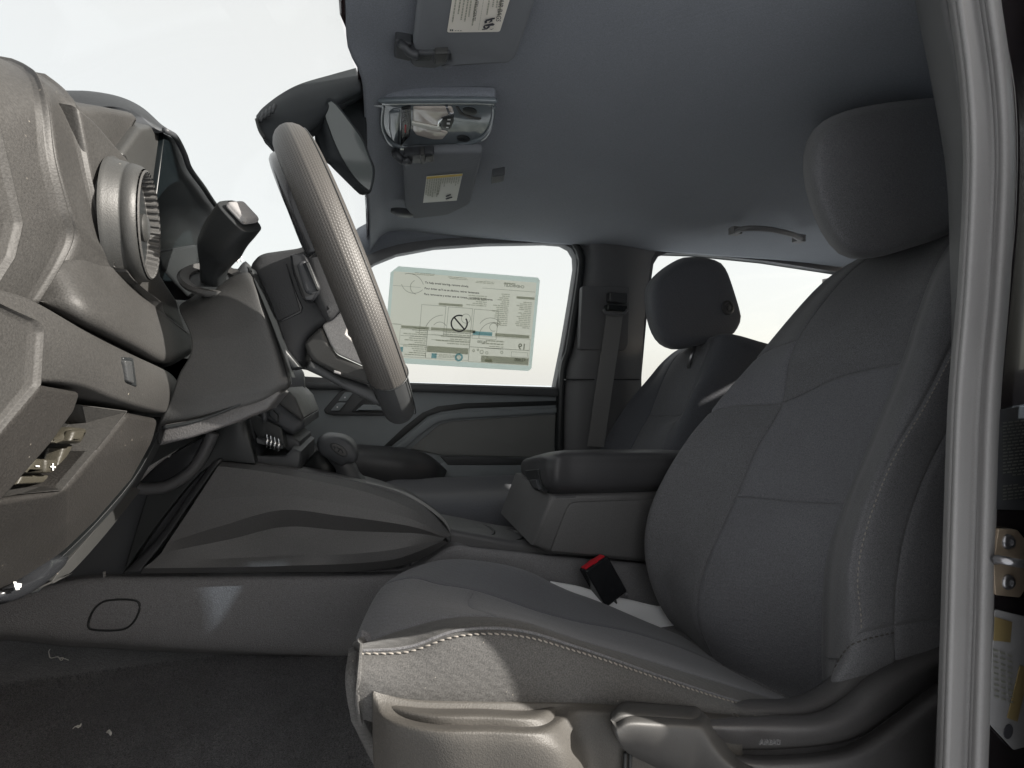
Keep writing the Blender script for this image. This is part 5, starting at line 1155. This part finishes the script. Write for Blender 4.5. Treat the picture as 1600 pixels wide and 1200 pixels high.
zplate('lens_panel', [(645, 168), (706, 168), (709, 179), (694, 184), (687, 188), (686, 204), (701, 208), (692, 219), (676, 219), (650, 212), (644, 204)], ZO + .002, 'lens', oc, .004, .012, .006)
zplate('lens_divider', [(644, 192), (688, 201), (690, 205), (676, 204), (644, 197)], ZO - .0015, 'label2', oc, .002, .006)
zplate('lens_frame', [(696, 168), (700, 168), (704, 178), (709, 177), (706, 183), (692, 187), (687, 192), (686, 202), (683, 201), (684, 190), (690, 184), (701, 180)], ZO - .0005, 'chrome', oc, .001, .006)
BPd = zplate('button_pod', [(691, 186), (700, 183), (709, 182), (709, 192), (703, 203), (694, 202), (689, 198)], ZO - .003, 'vdark', oc, .003, .012, .004)
zpoly('button_marks', [[(699, 186), (704, 186), (704, 188), (699, 188)], [(698, 191.5), (703, 191.5), (703, 194.5), (698, 194.5)], [(697, 198), (701, 198.5), (701, 200.5), (697, 200)]], BPd, ZO - .0038, 'white')
zplate('glasses_door', [(608, 176), (614, 172), (626, 174), (624, 228), (612, 220), (608, 205)], ZO + .002, 'gloss_grey', oc, .004, .012, .006)
zplate('switch_bank', [(627, 170), (642, 168), (642, 200), (640, 214), (626, 230)], ZO + .001, 'black', oc, .003, .012, .004)
zpoly('switch_marks', [[(630, 178), (633, 176), (634, 177), (631, 179.5)], [(630, 184), (633, 182), (634, 183), (631, 185.5)], [(629.5, 190), (632.5, 188), (633.5, 189), (630.5, 191.5)]], oc, ZO + .0004, 'seal')
zpoly('red_mark', [[(632.5, 195), (634.5, 195), (634.2, 207), (632.2, 207)]], oc, ZO + .0004, 'red')
for q in ((734, 173), (724, 216)): lathe('microphone_hole', [(0, .010), (.002, .010), (.003, .006)], PZ(q[0], q[1], ZO + .0055), (0, 0, -1), 'vdark', oc, n=14, sc=(1.3, 1.5))
zplate('tray_crease', [(712, 168), (716, 168), (722, 177), (736, 183), (752, 186), (750, 188), (734, 186), (718, 179)], ZO + .003, 'column', oc, .001, .006)
hk = thing('coat_hook', 'small square clip on the headliner right of the far sun visor', 'clip', PZ(778, 281, .50))
zplate('clip_body', [(769, 276), (789, 273), (787, 284), (767, 288)], .50, 'dark', hk, .003, .02, .003)

# camera housing at the windscreen header and the mirror hanging from it
mh = thing('mirror_housing', 'dark wedge-shaped camera housing with vent slits at the top of the windscreen', 'camera housing', PZ(490, 160, .47))
mr = [[(400, 181, .88), (412, 167, .90), (440, 146, .93), (472, 130, .95), (520, 116, .98), (556, 106, 1.0)],
      [(401, 188, .86), (416, 176, .87), (444, 160, .89), (478, 148, .91), (524, 134, .93), (562, 122, .95)],
      [(405, 204, .86), (424, 198, .86), (452, 188, .87), (486, 174, .89), (528, 156, .91), (566, 140, .93)],
      [(412, 218, .87), (432, 234, .87), (462, 222, .88), (494, 200, .90), (532, 164, .93), (564, 150, .95)],
      [(414, 216, .95), (436, 230, .95), (464, 220, .96), (496, 200, .98), (534, 165, 1.0), (564, 150, 1.02)]]
solid('housing_shell', surf(np.array([[P(*q) for q in r] for r in mr]), 60, 40), (0, .015, 0), 'matte', mh, 0)
for k in range(4):
    x = 407 + k * 6.0; tube('vent_slit', PP([(x, 190 - k * 4.4), (x + 5, 176 - k * 4.2)], .856), .0028, 'dark', mh, n=6)
tube('housing_edge', PP([(401, 186), (406, 204), (414, 217)], .855), .003, 'vdark', mh, n=6, k=10)
plate('housing_cover', [[(520, 158), (566, 138), (573, 190), (574, 236), (560, 222), (540, 190)]], .985, .05, 'matte', mh, bevel=.006)
mi = thing('rear_view_mirror', 'dark rear-view mirror hanging below the camera housing, seen at a slant', 'mirror', PZ(545, 235, .40))
mf = [(511, 155), (521, 156), (544, 184), (566, 215), (577, 242), (585, 267), (581, 296), (577, 299), (556, 280), (536, 250), (522, 222), (512, 195), (506, 175)]
bkk = [(511, 153), (520, 154), (543, 183), (566, 214), (578, 243), (586, 267), (579, 301), (566, 296), (532, 260), (515, 246), (506, 212), (501, 187)]
msec = spline(PP(bkk, .92), 60, True); fsec = spline(PP(mf, .90), 60, True)
c1 = fsec.mean(0); V = np.concatenate([c1 + (msec - msec.mean(0)) * .5 + np.array([-.04, .03, 0]), msec + np.array([-.012, .012, 0]), msec, fsec, c1 + (fsec - c1) * .94 + np.array([-.002, .004, 0])])
mesh('mirror_case', V, grid_faces(5, 60, cu=True) + [tuple(range(59, -1, -1))], 'matte', mi)
gl_ = c1 + (fsec - c1) * .945; gl_[:, 1] += .003
mesh('mirror_glass', np.concatenate([gl_, gl_ + np.array([-.001, .003, 0])]), [tuple(range(60)), tuple(range(119, 59, -1))] + grid_faces(2, 60, cu=True), 'mirror', mi, smooth=False)
tube('mirror_stem', PP([(517, 240), (524, 246), (536, 256), (530, 236)], .93), .010, 'vdark', mi, k=12)

# ================================================================== DRIVER'S DOORWAY, right edge
pl = thing('door_pillar', "driver's doorway pillar trim at the right edge of the photo", 'pillar', P(1500, 1150, .40))
ca = [(1425, -40), (1433, 20), (1455, 130), (1478, 270), (1484, 405), (1487, 560), (1484, 700), (1474, 960), (1462, 1130), (1455, 1260)]
cb = [(1470, -40), (1482, 20), (1504, 130), (1516, 270), (1514, 405), (1506, 560), (1502, 700), (1496, 960), (1488, 1130), (1482, 1260)]
band('inner_trim', PP(ca, .44), PP(cb, .375), 'pillar', pl, n=60, bulge=.004, vec=(.05, .0, 0), bevel=0)
cs_ = [(1520, -60), (1527, 0), (1541, 100), (1549, 200), (1549, 300), (1541, 450), (1527, 620), (1520, 800), (1514, 1000), (1507, 1200), (1503, 1290)]
sealp = []
prof = [(-40, .018), (-36, .006), (-31, -.001), (-25, -.003), (-18, .000), (-12, .004), (-4, .006), (4, .004), (10, -.001), (17, -.007), (25, -.009), (31, -.006), (36, .002), (40, .018)]
cl = spline(np.array(cs_, float), 70)
SGm = np.array([[P(x + dx, y, .345 + dy) for dx, dy in prof] for x, y in cl])
sl = thing('door_weatherstrip', 'grey ribbed rubber weatherstrip running up the open doorway edge', 'weatherstrip', P(1510, 1190, .345))
Gs = np.array([spline(r, 40) for r in SGm]); solid('rubber_strip', Gs, (.004, .006, 0), 'seal', sl, 0)
# painted body pillar behind the strip
bo = [(1540, -60), (1552, 0), (1580, 100), (1590, 200), (1588, 330), (1578, 450), (1560, 640), (1552, 800), (1544, 1000), (1536, 1290)]
br = [(x + 260, y) for x, y in bo]
pb = thing('body_pillar', 'dark painted door pillar of the truck carrying the striker and labels', 'pillar', P(1580, 1150, .33))
PB = .352
band('painted_face', PP(bo, PB), PP(br, PB), 'paint_body', pb, n=50, nu=14, vec=(.02, .05, 0), bevel=.004)
def pq(nm, pts, dy, m, par, th=.0015, rnd=.0): return plate(nm, [pts], PB - dy, th, m, par, bevel=min(.0006, th / 3), round_=rnd)
stt = thing('door_striker', 'tan metal door striker plate with two bolts on the painted door pillar', 'striker', P(1578, 935, PB))
pq('striker_plate', [(1561, 826), (1590, 828), (1608, 850), (1608, 910), (1594, 934), (1556, 930), (1553, 880)], .006, 'steel', stt, .005, .003)
for y in (846, 909):
    lathe('bolt_head', [(0, .0088), (.002, .0088), (.0042, .0070), (.0044, .0038), (.0020, .0032)], P(1573, y, PB - .006), (-.15, -1, 0), 'bolt', stt, n=26)
tube('striker_loop', PP([(1554, 876, PB - .006), (1560, 874, PB - .022), (1580, 878, PB - .030), (1604, 882, PB - .026), (1616, 884, PB - .004)], PB), .0048, 'bolt', stt, k=24, n=12)
lbl = thing('tyre_label', 'pale tyre and loading label with amber blocks low on the door pillar', 'label', P(1575, 1160, PB))
pq('label_sheet', [(1555, 952), (1650, 975), (1650, 1010), (1610, 1165), (1584, 1172), (1545, 1130), (1550, 1040)], .003, 'label_grey', lbl, .001, .003)
pq('amber_block', [(1555, 964), (1582, 972), (1579, 1004), (1553, 1001)], .0042, 'amber_dull', lbl, .0006)
pq('amber_block', [(1594, 1040), (1610, 1044), (1590, 1128), (1574, 1122)], .0042, 'amber_dull', lbl, .0006)
V = []; F = []
for i in range(9):
    for j in range(3):
        x, y = 1554 + j * 11 + i * .2 - 2, 1014 + i * 9 + j * 4; k = len(V); V += [P(x, y, PB - .0045), P(x + 8, y + 2, PB - .0045), P(x + 8, y + 5, PB - .0045), P(x, y + 3.2, PB - .0045)]; F.append((k, k + 1, k + 2, k + 3))
tag(mesh('fine_print', V, F, 'ink_mid', lbl, smooth=False), kind='stuff')
lathe('round_mark', [(0, .0085), (.0006, .0085)], P(1575, 1143, PB - .0035), (0, -1, 0), 'ink', lbl, n=24)
lb3 = thing('notice_label', 'grey printed notice label above the striker on the door pillar', 'label', P(1580, 790, PB))
pq('label_sheet', [(1562, 640), (1680, 622), (1680, 800), (1557, 796)], .003, 'dark', lb3, .001, .002)
V = []; F = []
for i in range(24):
    x = 1567
    while x < 1660:
        w2 = r4.uniform(4, 9); y = 660 + i * 5.2 - (x - 1567) * .12; k = len(V)
        if not 742 < y < 756: V += [P(x, y, PB - .0045), P(x + w2, y - w2 * .12, PB - .0045), P(x + w2, y + 2 - w2 * .12, PB - .0045), P(x, y + 2, PB - .0045)]; F.append((k, k + 1, k + 2, k + 3))
        x += w2 + 2
tag(mesh('fine_print', V, F, 'ink_mid', lb3, smooth=False), kind='stuff')

# ================================================================== LINT on the carpet
def lint(name, label, pts, r=.0008):
    q = PP(pts, -.560, 'Z'); q = spline(q, 40); q[:, 2] = zz(-.5595)
    q[:, 2] += .003 * np.abs(np.sin(np.linspace(0, 9, len(q))))
    o = tube(name, q, r, 'thread', None, n=6); tag(o, label, 'thread', 'white lint on the carpet'); return o
lint('thread', 'longest curly white thread on the carpet under the console', [(78, 1015), (76, 1022), (80, 1030), (90, 1029), (95, 1033), (99, 1029), (93, 1031), (101, 1032), (107, 1033)])
lint('thread', 'short hooked white thread in the middle of the carpet', [(114, 1139), (122, 1138), (127, 1134), (124, 1137), (119, 1137)])
lint('thread', 'tiny white fluff right of the hooked thread on the carpet', [(167, 1145), (171, 1145), (173, 1149), (170, 1147)], .0013)
